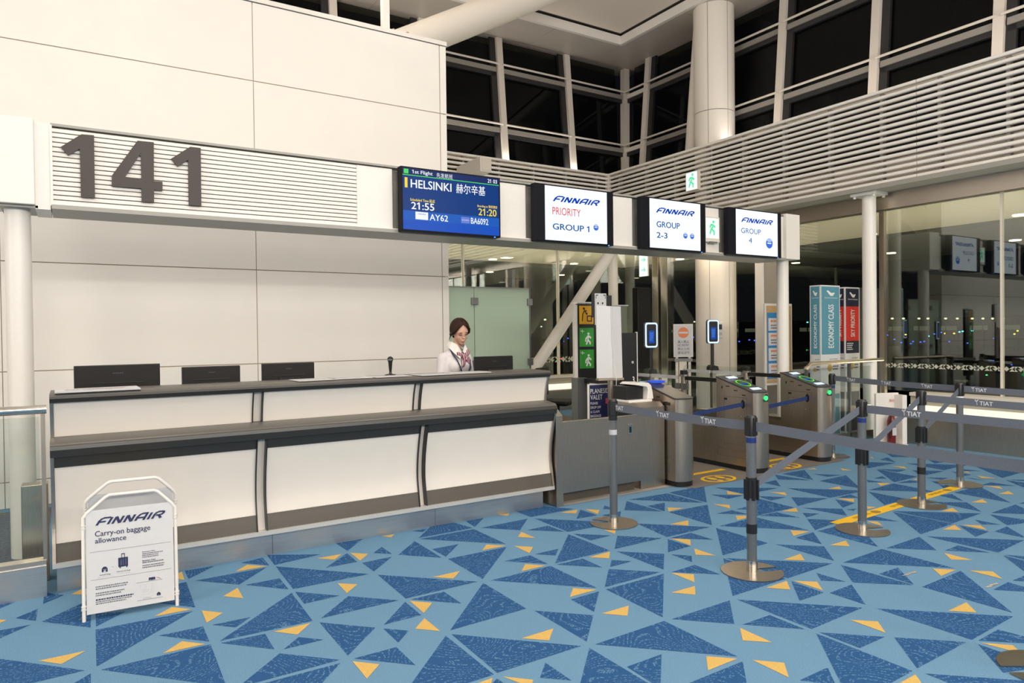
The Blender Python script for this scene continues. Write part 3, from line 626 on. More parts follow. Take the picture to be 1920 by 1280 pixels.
for x, y, c in ((1772,625,'amber'),(1799,622,'cyan'),(1805,621,'cyan'),(1823,620,'cyan'),(1698,627,'amber'),(1902,626,'amber'),(1908,620,'amber'),(1514,656,'green'),(1514,604,'cyan'),(1850,703,'green'),(1053,672,'red'),(1789,625,'amber'),(1280,620,'white'),(1302,603,'white'),(1741,630,'cyan'),(1015,612,'white'),(1059,617,'cyan')): alight(x, y, 95, c, .09, '%s apron lamp among the blue taxiway lights' % c, 'apron_lamp')

# ================================================================== SERVICE COUNTER
CX0, CX1 = -.135, 3.545
ct = thing('service_counter', 'long white and dark grey service counter with curved fins and steel plinth', 'counter', (1.7, 5.3, 0))
def curve(pts, n=5):
    """Catmull-Rom through 2D points"""
    out = []; P = [pts[0]]+list(pts)+[pts[-1]]
    for i in range(1, len(P)-2):
        for k in range(n):
            t = k/n; a, b, c, d = (np.array(P[j]) for j in (i-1, i, i+1, i+2))
            out.append(tuple(.5*((2*b)+(-a+c)*t+(2*a-5*b+4*c-d)*t*t+(-a+3*b-3*c+d)*t**3)))
    return out+[pts[-1]]
low = curve([(4.985, .187), (5.002, .285), (5.022, .42), (5.012, .566), (4.98, .711), (4.945, .83)])
upp = curve([(5.092, .935), (5.082, 1.0), (5.062, 1.08), (5.036, 1.15)])
mods = [(CX0+.02, 1.045), (1.112, 2.262), (2.325, CX1-.018)]
for a, b in mods:
    # white curved sheets, each with its dark bands
    def sheet(pr, d0, d1, z0, z1, nm, m):
        q = [p for p in pr if z0 <= p[1] <= z1]; mb = MB()
        mb.prism([(y+d0, z) for y, z in q]+[(y+d1, z) for y, z in reversed(q)], 'x', a, b); return build(mb, nm, m, ct, smooth=True)
    sheet(low, .012, .03, .0, 2, 'curved_panel', LAM)
    lo = [(4.985, .187), (4.9885, .21), (4.9955, .25), (5.002, .285), (5.0045, .30)]
    mb = MB().prism([(y+.004, z) for y, z in lo]+[(y+.016, z) for y, z in reversed(lo)], 'x', a, b); build(mb, 'lower_band', BROWN, ct)
    hi = [(4.964, .765), (4.945, .83)]
    mb = MB().prism([(y+.004, z) for y, z in hi]+[(y+.02, z) for y, z in reversed(hi)], 'x', a, b); build(mb, 'upper_band', DARKN, ct)
    sheet(upp, .010, .03, .0, 2, 'upper_panel', LAM)
# recessed pilasters between the modules
for a, b in ((1.048, 1.109), (2.265, 2.322)):
    build(MB().prism([(y+.05, z) for y, z in low]+[(5.2, .83), (5.2, .187)], 'x', a, b), 'pilaster', LAM, ct, smooth=True)
    build(MB().prism([(y+.035, z) for y, z in upp]+[(5.2, 1.15), (5.2, .935)], 'x', a, b), 'pilaster', LAM, ct, smooth=True)
for x in (CX0, 1.040, 1.105, 2.257, 2.318, CX1-.018):
    end = x in (CX0, CX1-.018); w = .018 if end else .007
    mb = MB().prism([(y-.008, z) for y, z in low]+[(5.10, .83), (5.10, .187)], 'x', x, x+w); build(mb, 'fin', BLACK if not end else STEEL, ct)
    mb = MB().prism([(y-.006, z) for y, z in upp]+[(5.16, 1.15), (5.16, .935)], 'x', x, x+w); build(mb, 'fin', BLACK if not end else STEEL, ct)
def ext(pts, nm, m, x0=CX0, x1=CX1, **k): return build(MB().prism(pts, 'x', x0, x1), nm, m, ct, **k)
ext([(4.975, .160), (5.13, .160), (5.13, .190), (4.975, .190)], 'bottom_trim', mat('bright_trim', (.78, .74, .68), .4, .6))
for a, b in ((CX0+.02, 1.155), (1.158, 2.42), (2.423, 3.47)): ext([(5.05, .0), (5.09, .0), (5.09, .16), (5.05, .16)], 'plinth', PLINTH, a, b)
ext([(4.938, .83), (4.925, .875), (4.93, .90), (4.95, .918), (5.10, .935), (5.10, .83)], 'ledge', DARKTOP, smooth=True)
ext([(4.932, .832), (4.921, .875), (4.926, .898), (4.938, .905), (4.938, .832)], 'ledge_nose', DARKN)
ext([(5.030, 1.15), (5.014, 1.175), (5.018, 1.19), (5.035, 1.20), (5.36, 1.206), (5.36, 1.15)], 'counter_top', DARKTOP, smooth=True)
ext([(5.026, 1.148), (5.010, 1.174), (5.014, 1.186), (5.022, 1.190), (5.030, 1.15)], 'top_nose', DARKN)
ext([(5.34, .0), (5.37, .0), (5.37, 1.15), (5.34, 1.15)], 'back_board', LAM, CX0+.02, CX1-.02)
ext([(5.37, .72), (5.86, .72), (5.86, .75), (5.37, .75)], 'desk', DARKTOP, CX0+.02, CX1-.02)
for x in (CX0+.02, 1.15, 2.40, CX1-.05): build(MB().box(x, x+.03, 5.13, 5.84, .0, .72), 'side_board', LAM, ct)
# things on the counter ------------------------------------------------
def monitor(label, x0, x1, ztop, Y=5.6, grp='monitors on the counter desk'):
    w = x1-x0; h = w*.585; c = (x0+x1)/2
    t = thing('monitor', label, 'monitor', (c, Y, .75), group=grp)
    zb = ztop-h
    mb = MB(); ins = .035
    mb.add([(x0,Y+.03,zb),(x1,Y+.03,zb),(x1,Y+.03,ztop),(x0,Y+.03,ztop),(x0+.004,Y,zb+.004),(x1-.004,Y,zb+.004),(x1-.004,Y,ztop-.004),(x0+.004,Y,ztop-.004)], [(0,1,2,3),(7,6,5,4),(0,4,5,1),(1,5,6,2),(2,6,7,3),(3,7,4,0)])
    build(mb, 'housing', BLACKM, t, bevel=.004)
    zs_ = ztop-h*.40
    build(MB().box(x0+w*.2, x1-w*.2, Y-.006, Y+.001, zs_-.003, zs_+.003), 'slot', BLACK, t)
    build(MB().box(x0+w*.30, x1-w*.30, Y-.022, Y, zb+h*.05, zs_-.02), 'back_hump', BLACKM, t, bevel=.005)
    for dx in (-.16, .06): build(MB().box(c+dx*w-.004, c+dx*w+.004, Y-.025, Y-.0, ztop-h*.5-.004, ztop-h*.5+.004), 'screw', CHROME, t)
    place(textmesh('PHILIPS', .01), (w*.44, h*.80, w*.56, h*.825), (x0, Y-.0005, zb), X_, Z_, 'lettering', GREYPR, t)
    build(MB().box(x0+.006, x1-.006, Y+.03, Y+.032, zb+.012, ztop-.006), 'screen', mat('off_screen', (.01, .01, .012), .1) if 'off_screen' not in MATS else MATS['off_screen'], t)
    build(MB().box(c-.03, c+.03, Y-.0+.0, Y+.028, .77, zb+.05), 'stand_neck', BLACK, t)
    build(MB().box(c-.11, c+.11, Y-.10, Y+.10, .75, .77), 'stand_foot', BLACK, t, bevel=.006)
    return t
monitor('wide black monitor seen from behind, next to the leaflet stack', -.01, .52, 1.348)
monitor('black monitor seen from behind, beside the wide one', .66, 1.068, 1.316)
monitor('black monitor seen from behind, nearest the microphone', 1.225, 1.635, 1.322)
monitor('black monitor seen from behind, in front of the uniformed agent', 3.11, 3.525, 1.322)
mc = thing('microphone', 'black handheld microphone standing upright on the counter', 'microphone', (2.16, 5.34, 1.2))
build(MB().lathe([(.045, 0), (.045, .008), (.012, .014), (.010, .03)], (2.16, 5.30, 1.205), 20), 'base', BLACK, mc, smooth=True)
build(MB().lathe([(.009, .03), (.012, .05), (.016, .10), (.018, .115)], (2.16, 5.30, 1.205), 16), 'handle', BLACKM, mc, smooth=True)
build(MB().ell((2.16, 5.30, 1.335), (.024, .024, .024), 14), 'grille', mat('mic_grille', (.03, .03, .03), .4, .5, noise=.4, nscale=400, bump=.4), mc, True)
build(MB().lathe([(.0245, 0), (.0245, .008)], (2.16, 5.30, 1.328), 16), 'ring', POST, mc, smooth=True)
def sheetp(nm, label, x, y, w, d, rz, h=.002, z=1.2015, m=PAPER, cat='paper'):
    t = thing(nm, label, cat, (x, y, z+.0045), rz, local=True)
    n = max(1, int(h/.003))
    for k in range(n): build(MB().box(-w/2, w/2, -d/2+k*.002, d/2+k*.002, k*.003, k*.003+.0022), 'sheet', m, t)
    place(scribble(5, 7, int(x*100)), (-w*.38, -d*.2, w*.38, d*.25), (0, 0, n*.003), (1, 0, 0), (0, 1, 0), 'print', LGREY, t, lift=.0005)
    return t
t = sheetp('leaflet_stack', 'stack of white printed sheets lying on the counter beside the wide monitor', .12, 5.155, .46, .27, .02, .010)
place(textmesh('PASSENGERS'), (-.05, -.03, .15, .02), (0, 0, .0095), (1, 0, 0), (0, 1, 0), 'print', mat('pale_red_print', (.6, .3, .3), .6), t, lift=.001)
sheetp('paper_sheet', 'pair of white sheets near the third monitor', 1.50, 5.17, .30, .21, .06, .006)
sheetp('paper_sheet', 'white sheet lying between the pair of sheets and the microphone', 1.78, 5.19, .30, .21, -.03, .006)
sheetp('paper_sheet', 'white sheet lying in front of the microphone', 2.10, 5.17, .30, .19, .03, .003)
sheetp('paper_sheet', 'white sheet lying between microphone and agent', 2.46, 5.15, .30, .21, .10, .003)
sheetp('paper_sheet', 'white sheet lying in front of the agent', 2.80, 5.17, .34, .21, .02, .006)

# ================================================================== SIGN BEAM
YF = 5.88
bm = thing('sign_beam', 'long white overhead sign beam with slatted panel carrying gate number 141', 'sign beam', (4, 6.05, 2.46))
build(MB().box(-.12, 7.92, YF+.05, 6.27, 2.47, 3.03), 'core', GREYP, bm)
build(MB().box(-.12, 7.92, YF-.04, 6.29, 2.445, 2.475), 'underside', GREYP, bm)
build(MB().box(-.12, 7.92, YF-.012, 6.29, 3.03, 3.048), 'top_rail', GREYP, bm)
first = None; p = (3.025-2.485)/16
for k in range(16):
    z0 = 2.485+k*p
    if first is None: first = build(MB().prism([(YF+.03, z0), (YF+.03, z0+p-.006), (YF+.004, z0+p-.006), (YF-.006, z0+p*.5), (YF-.004, z0)], 'x', -.11, 2.105), 'slat', SLAT, bm)
    else: share(first, 'slat', bm, (0, 0, k*p))
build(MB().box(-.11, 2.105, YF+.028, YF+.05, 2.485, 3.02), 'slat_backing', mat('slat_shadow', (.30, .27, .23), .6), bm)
build(MB().box(-.125, -.11, YF-.02, YF+.05, 2.47, 3.035), 'end_strip', WHITEP, bm)
for a, b in ((2.108, 2.44), (3.53, 3.87), (4.95, 5.29), (6.36, 6.69), (7.76, 7.92)): build(MB().box(a, b, YF, YF+.05, 2.485, 3.02), 'blank_panel', WHITEP, bm, bevel=.003)
build(MB().box(-.11, 7.92, YF-.02, YF+.02, 2.475, 2.486), 'lower_rail', WHITEP, bm)
for nm, a, b, c in (('end_box', -.50, -.215, -.215), ('end_box', 7.92, 8.20, None)):
    build(MB().box(a, b, YF-.05, 6.28, 2.462, 3.055), nm, WHITEP, bm, bevel=.006)
build(MB().box(-.215, -.125, YF-.01, 6.27, 2.44, 3.04), 'connector', WHITEP, bm)
build(MB().box(-.42, -.20, YF-.01, 6.25, 2.445, 2.462), 'base_plate', GREYP, bm)
for x in (-.325, 8.06): build(MB().lathe([(.078, 0), (.078, 2.462)], (x, 6.0, 0), 24), 'column', WHITEP, bm, smooth=True)
# 141
def dig(pts, nm='digit', hole=None):
    P = [PYp(x/4, 180+y/4, YF-.012) for x, y in pts]
    if not hole: return build(MB().prism(P, 'y', YF-.028, YF-.008), nm, DIGIT, bm)
    Hh = [PYp(x/4, 180+y/4, YF-.012) for x, y in hole]
    bmh = bmesh.new(); l = ROOT[bm.name]
    loops = []
    for L_ in (P, Hh):
        vs = [bmh.verts.new((x-l[0], YF-.028-l[1], z-l[2])) for x, z in L_]; loops += [bmh.edges.new((vs[i], vs[(i+1) % len(vs)])) for i in range(len(vs))]
    bmesh.ops.triangle_fill(bmh, edges=loops, use_beauty=True)
    r = bmesh.ops.extrude_face_region(bmh, geom=bmh.faces[:]); bmesh.ops.translate(bmh, verts=[v for v in r['geom'] if isinstance(v, bmesh.types.BMVert)], vec=(0, .02, 0))
    bmesh.ops.recalc_face_normals(bmh, faces=bmh.faces[:]); me = bpy.data.meshes.new(nm); bmh.to_mesh(me); return link(nm, me, DIGIT, bm)
dig([(455,385),(610,290),(705,298),(712,765),(607,760),(598,398),(512,448)])
dig([(838,600),(1030,338),(1152,350),(1153,640),(1217,645),(1217,712),(1154,708),(1154,798),(1062,795),(1060,695),(838,678)], hole=[(935,612),(1055,430),(1060,630)])
dig([(1283,472),(1425,383),(1503,393),(1508,825),(1415,820),(1410,480),(1332,532)])
# ---------------- screens hanging on the beam
SCRB = mat('screen_bezel', (.006, .006, .010), .55, spec=.15)
def screen(label, x0, x1, white):
    t = thing('display_screen', label, 'screen', ((x0+x1)/2, 5.8, 2.46))
    z0, z1, Y = 2.455, 3.03, 5.76
    build(MB().box(x0, x1, Y, Y+.075, z0, z1), 'housing', SCRB, t, bevel=.004)
    build(MB().box(x0+.12, x1-.12, Y+.075, YF+.02, z0+.12, z1-.12), 'wall_mount', BLACKM, t)
    build(MB().box(x1-.075, x1-.060, Y-.003, Y+.004, z0-.004, z0+.006), 'power_led', LED, t)
    return t, Y-.001, z0, z1
def F(u0, v0, u1, v1, w, h): return (u0*w, h*(1-v1), u1*w, h*(1-v0))
t, Y, z0, z1 = screen('blue flight display reading HELSINKI 21:55 beside the number sign', 2.47, 3.50, False)
x0, w, h = 2.487, .996, .545; zb = z0+.016; O = (x0, Y, zb)
def put(vf, u0, v0, u1, v1, m, nm='lettering', lift=.002): return place(vf, F(u0, v0, u1, v1, w, h), O, X_, Z_, nm, m, t, lift)
RC = ([(0,0,0),(1,0,0),(1,1,0),(0,1,0)], [(0,1,2,3)])
put(RC, 0, 0, 1, 1, SCR_BLUE, 'panel', .0005); put(RC, 0, 0, 1, .105, SCR_TOP, 'title_bar', .001); put(RC, 0, .105, 1, .118, SCR_G, 'green_rule', .0012)
put(RC, 0, .69, 1, .845, SCR_BLUE2, 'airline_band', .001); put(RC, 0, .845, 1, 1, SCR_BLUE3, 'lower_band', .001)
put(RC, .012, .015, .057, .09, SCR_G, 'icon', .0015); put(RC, .02, .155, .047, .32, SCR_Y, 'yellow_bar', .0015)
put(textmesh('1st Flight', .01), .092, .02, .295, .095, SCR_TXT); put(textmesh('先发航班'), .335, .02, .50, .10, SCR_TXT); put(textmesh('21 03', .01), .875, .02, .98, .085, SCR_TXT)
put(textmesh('HELSINKI', .012), .077, .175, .487, .315, SCR_TXT); put(textmesh('赫尔辛基', .005), .535, .16, .848, .325, SCR_TXT)
put(textmesh('Scheduled Time 起点', .015), .07, .478, .315, .535, SCR_Y); put(textmesh('21:55', .012), .08, .545, .308, .665, SCR_TXT)
put(textmesh('Boarding at 登机预定', .015), .76, .478, .98, .535, SCR_Y); put(textmesh('21:20', .012), .77, .545, .97, .667, SCR_Y)
put(RC, .12, .70, .245, .825, SCR_TXT, 'airline_logo', .0015); put(FIN, .14, .725, .225, .745, SCR_VIO, 'logo_mark', .0022); put(textmesh('AY62', .01), .26, .72, .447, .825, SCR_TXT)
put(RC, .585, .72, .675, .825, SCR_VIO, 'airline_logo', .0015); put(textmesh('BRITISH AIRWAYS'), .592, .765, .668, .782, SCR_TXT, 'logo_mark'); put(textmesh('BA6092', .01), .687, .72, .877, .825, SCR_TXT)
for (xa, ca, cb, xb, label, lines, gl) in (
    (3.90, 4.022, 4.825, 4.915, 'white boarding display reading PRIORITY GROUP 1', [('PRIORITY', .114, .385, .56, .525, SCR_RED, .0), ('GROUP 1', .114, .685, .70, .80, SCR_GRP, .012)], [(.812, .695, .042)]),
    (5.32, 5.438, 6.240, 6.33, 'white boarding display reading GROUP 2-3', [('GROUP', .128, .45, .58, .575, SCR_GRP, .012), ('2-3', .128, .675, .335, .795, SCR_GRP, .012)], [(.69, .70, .042), (.826, .70, .042)]),
    (6.725, 6.856, 7.645, 7.72, 'white boarding display reading GROUP 4, at the end of the beam', [('GROUP', .12, .41, .585, .525, SCR_GRP, .0), ('4', .295, .62, .372, .735, SCR_GRP, .0)], [(.79, .706, .082)])):
    t, Y, z0, z1 = screen(label, xa, xb, True); x0, w, h = ca, cb-ca, .547; O = (x0, Y, z0+.014)
    put(RC, 0, 0, 1, 1, SCR_W, 'panel', .0005); put(FIN, .12, .165, .885, .285, SCR_LOGO)
    for s_, u0, v0, u1, v1, m, b in lines: put(textmesh(s_, b), u0, v0, u1, v1, m)
    for u, v, r in gl:
        rv = r*w/h; put(disc2(), u-r, v-rv, u+r, v+rv, SCR_GLB, 'globe', .0015)
        put(disc2(), u-r*.75, v-rv*.95, u+r*.75, v-rv*.25, SCR_GL2, 'globe_shine', .002); put(RC, u-r*.6, v-rv*.12, u+r*.6, v+rv*.1, SCR_TXT, 'globe_band', .0025)
def pictogram(face, O, U, V, par, w, h):
    st = [[(.55,.55),(.40,.40),(.30,.15)], [(.45,.40),(.62,.28),(.60,.10)], [(.55,.62),(.38,.62),(.30,.48)], [(.55,.62),(.70,.50)]]
    place(ribbon(st, .10), (w*.25, h*.15, w*.75, h*.72), O, U, V, 'pictogram', EXITE, par, .003); place(disc2(12), (w*.5, h*.74, w*.66, h*.9), O, U, V, 'pictogram', EXITE, par, .003)
t = thing('exit_sign', 'small glowing green exit sign on the beam between two boarding displays', 'exit sign', (6.5, YF, 2.6))
build(MB().box(6.395, 6.655, YF-.045, YF-.001, 2.60, 2.905), 'case', CREAM, t, bevel=.004); rect((.02, .045, .24, .285), (6.395, YF-.046, 2.60), X_, Z_, 'face', EXITG, t); pictogram(None, (6.415, YF-.046, 2.645), X_, Z_, t, .22, .24)
build(MB().box(6.47, 6.60, YF-.06, YF-.045, 2.585, 2.605), 'pull_tag', POST, t)
t = thing('exit_sign', 'glowing green exit sign fixed on the long louver', 'exit sign', (9.35, 8.8, 4.0))
build(MB().box(9.33, 9.40, 8.66, 8.95, 4.02, 4.36), 'case', CREAM, t, bevel=.004); rect((.015, .015, .275, .325), (9.329, 8.95, 4.02), (0, -1, 0), Z_, 'face', EXITG, t); pictogram(None, (9.329, 8.95, 4.02), (0, -1, 0), Z_, t, .29, .34)
t = thing('exit_sign', 'tall hanging green arrow sign behind the door glass', 'exit sign', (9.6, 10.4, 2.7))
build(MB().box(9.55, 9.58, 10.18, 10.42, 2.62, 3.04), 'case', CREAM, t); rect((0, 0, .24, .42), (9.549, 10.42, 2.62), (0, -1, 0), Z_, 'face', EXITG, t); build(MB().box(9.56, 9.57, 10.29, 10.31, 3.04, 3.44), 'hanger', POST, t)
for zz in (2.70, 2.90): place(ribbon([[(0,.5),(1,.5)],[(.6,.9),(1,.5),(.6,.1)]], .16), (.06, zz-2.62, .18, zz-2.62+.09), (9.549, 10.42, 2.62), (0, -1, 0), Z_, 'arrow', EXITE, t, .002)

# ================================================================== BARRIERS
BASEP = mat('satin_base_steel', (.40, .355, .30), .3, 1, noise=.08, nscale=30)
GP = 'belt barriers at the boarding gates'
def stanchion(label):
    t = thing('belt_barrier', label, 'barrier post', (0, 0, 0), group=GP, local=True)
    pts = []; R_ = .19; n = 48
    for k in range(n+1):
        a = math.radians(9)+k/n*math.radians(342); pts.append((R_*math.cos(a), R_*math.sin(a)))
    pts += [(.07, -.030), (.05, -.018), (.045, 0), (.05, .018), (.07, .030)]
    build(MB().prism(pts, 'z', 0.0015, .008), 'base_plate', BASEP, t)
    build(MB().lathe([(.034, .008), (.034, .075)], (0, 0, 0), 24), 'collar', CHROME, t, smooth=True)
    build(MB().lathe([(.031, .075), (.031, .88)], (0, 0, 0), 24), 'post', POST, t, smooth=True)
    build(MB().lathe([(.033, .868), (.033, .992), (.030, .998)], (0, 0, 0), 24), 'head', BLACK, t, smooth=True)
    for a in (0, 90, 180, 270):
        R3 = Matrix.Rotation(math.radians(a+20), 3, 'Z'); mb = MB().box(.028, .039, -.017, .017, .872, .985); mb.v = [tuple(R3 @ Vector(p)) for p in mb.v]; build(mb, 'belt_clip', BLACK, t, bevel=.003)
    return t
SP = {1: (3.638, 4.295), 2: (3.623, 2.937), 3: (5.064, 3.077), 4: (6.215, 3.236), 5: (7.32, 3.445), 6: (7.732, 5.07), 7: (3.66, 1.36), 8: (5.10, 1.45), 9: (6.22, 1.50), 10: (7.33, 1.55)}
LB = {1: 'belt barrier with a torn white label, next to the steel side panel', 2: 'tall grey belt barrier whose tape runs to the one beside the side panel', 3: 'belt barrier standing at the near end of the yellow floor tape', 4: 'belt barrier standing on the middle of the yellow floor tape', 5: 'belt barrier at the far end of the yellow floor tape', 6: 'belt barrier right beside the last gate cabinet', 7: 'belt barrier whose slotted base plate alone shows at the frame edge', 8: 'belt barrier closing the second queue lane', 9: 'belt barrier closing the third queue lane', 10: 'belt barrier closing the lane by the windows'}
RZ = {1: 2.2, 2: -.35, 3: -.45, 4: -.45, 5: 2.7, 6: -.6, 7: 2.55, 8: 0, 9: 0, 10: 0}
ST = {}
proto = stanchion(LB[1])
for k in SP:
    o = proto if k == 1 else dup(proto, (*SP[k], 0), RZ[k], LB[k])
    if k == 1: o.location = (*SP[1], 0); o.rotation_euler.z = RZ[1]
    ST[k] = o
def onpost(k, mb, nm, m, **kw):
    """part in world coordinates added to a post that may be turned"""
    o = ST[k]; R3 = Matrix.Rotation(-o.rotation_euler.z, 3, 'Z'); l = Vector(o.location)
    mb.v = [tuple(R3 @ (Vector(p)-l)) for p in mb.v]; return build(mb, nm, m, o, **kw)
for k in (2, 3, 6): onpost(k, MB().lathe([(.0322, .825), (.0322, .858)], (*SP[k], 0), 24), 'blue_sticker', BLUES, smooth=True)
onpost(1, MB().lathe([(.0322, .715), (.0322, .755)], (*SP[1], 0), 24), 'torn_label', LGREY, smooth=True)
onpost(1, MB().lathe([(.034, .83), (.034, .87)], (*SP[1], 0), 24), 'band', BLACK, smooth=True)
onpost(5, MB().lathe([(.0322, .845), (.0322, .866)], (*SP[5], 0), 24), 'white_sticker', WHITEPR, smooth=True)
for k, z in ((2, .475), (3, .515), (4, .555)):
    onpost(k, MB().lathe([(.035, z), (.035, z+.13)], (*SP[k], 0), 24), 'lower_cassette', BLACK, smooth=True)
    for a in range(0, 360, 60):
        x, y = SP[k][0]+.036*math.cos(math.radians(a)), SP[k][1]+.036*math.sin(math.radians(a)); onpost(k, MB().box(x-.008, x+.008, y-.008, y+.008, z-.012, z+.115), 'belt_clip', BLACK)
for k, z in ((2, .25), (4, .27), (6, .16)): onpost(k, MB().lathe([(.0335, z), (.0335, z+.06)], (*SP[k], 0), 24), 'rubber_band', BLACK, smooth=True)
def belt(a, b, za, zb, sag=.004, logos=(), side=1, w=.060):
    pa, pb = Vector((*SP[a], za)), Vector((*SP[b], zb)); d = (pb-pa); L_ = d.length; d.normalize()
    pa = pa+d*.036; pb = pb-d*.036; n = 14; mb = MB(); hz = Vector((d.x, d.y, 0)).normalized(); nv = Vector((-hz.y, hz.x, 0)).normalized()*.0008
    vs = []
    for i in range(n+1):
        t_ = i/n; p = pa.lerp(pb, t_)-Vector((0, 0, sag*4*t_*(1-t_)*L_))
        vs += [p+Vector((0, 0, -w/2))-nv, p+Vector((0, 0, w/2))-nv, p+Vector((0, 0, w/2))+nv, p+Vector((0, 0, -w/2))+nv]
    fs = [f for i in range(n) for f in ((i*4, i*4+4, i*4+5, i*4+1), (i*4+1, i*4+5, i*4+6, i*4+2), (i*4+2, i*4+6, i*4+7, i*4+3), (i*4+3, i*4+7, i*4+4, i*4))]
    mb.add(vs, fs+[(0, 1, 2, 3), tuple(n*4+k for k in (3, 2, 1, 0))]); o = onpost(a, mb, 'belt', BELT)
    # printing: letters follow the belt
    vsT, fsT = TIAT; xs_ = [p[0] for p in vsT]; ys_ = [p[1] for p in vsT]; hh = .034; s_ = hh/.73
    U = (pb-pa).normalized(); out = Vector((U.y, -U.x, 0)).normalized()
    if out.dot(Vector((0, 0, CH))-pa) < 0: out = -out
    Uv = U if U.cross(Vector((0, 0, 1))).dot(out) > 0 else -U
    for q in logos:
        c = pa.lerp(pb, q)-Vector((0, 0, sag*4*q*(1-q)*L_)); m2 = MB()
        m2.add([c+Uv*((p[0]-.9)*s_)+Vector((0, 0, 1))*((p[1]-.36)*s_)+out*(.0022+.00006*p[2]) for p in vsT], fsT)
        k = onpost(a, m2, 'lettering', WHITEPR); k.parent = o
belt(1, 2, .935, .93, .006, (.03, .42, .76)); belt(2, 7, .93, .90, .006, ())
belt(2, 3, .545, .93, .0, ()); belt(3, 8, .93, .92, .004, (.22, .75)); belt(3, 4, .58, .93, .0, ()); belt(4, 9, .93, .92, .004, (.28, .9)); belt(4, 5, .62, .93, .0, ()); belt(5, 10, .94, .93, .004, (.08, .55)); belt(6, 5, .945, .94, .004, (.17, .48, .80))

# floor tape
t = thing('floor_tape', 'long yellow tape strip on the carpet under three belt barriers', 'floor tape', (6.1, 3.3, 0))
build(MB().prism([(5.07, 3.235), (7.26, 3.355), (7.25, 3.455), (5.06, 3.345)], 'z', .0018, .0026), 'tape', YEL, t)
for x in (5.45, 6.05, 6.75):
    y = 3.29+(x-5.07)*.052; place(textmesh('KEEP DISTANCE', .02), (0, 0, .26, .035), (x-.13, y-.018, .0027), (1, .054, 0), (-.054, 1, 0), 'lettering', BROWND, t, .0004); place(disc2(20), (0, 0, .10, .075), (x+.16, y-.03, .0027), (1, .054, 0), (-.054, 1, 0), 'emblem', BROWND, t, .0004)
for (cx, cy), lab in (((5.62, 4.97), 'yellow floor marking with footprints in the first gate lane'), ((6.74, 5.0), 'yellow floor marking with footprints in the second gate lane')):
    t = thing('floor_marking', lab, 'floor marking', (cx, cy, 0), group='footprint markings in the gate lanes')
    rect((0, 0, .86, .075), (cx-.44, cy+.26, .0045), X_, (0, 1, 0), 'bar', YEL, t, .0004); place(textmesh('Keep safe distance', .02), (.06, .022, .36, .055), (cx-.44, cy+.26, .0045), X_, (0, 1, 0), 'lettering', BLACK, t, .001)
    place(disc2(36, .80), (0, 0, .42, .30), (cx-.21, cy-.15, .0045), X_, (0, 1, 0), 'ring', YEL, t, .0004)
    for dx in (-.06, .06):
        place(disc2(20), (0, 0, .075, .13), (cx+dx-.037, cy-.03, .0045), X_, (0, 1, 0), 'footprint', YEL, t, .0004); place(disc2(16), (0, 0, .06, .065), (cx+dx-.03, cy-.11, .0045), X_, (0, 1, 0), 'footprint', YEL, t, .0004)

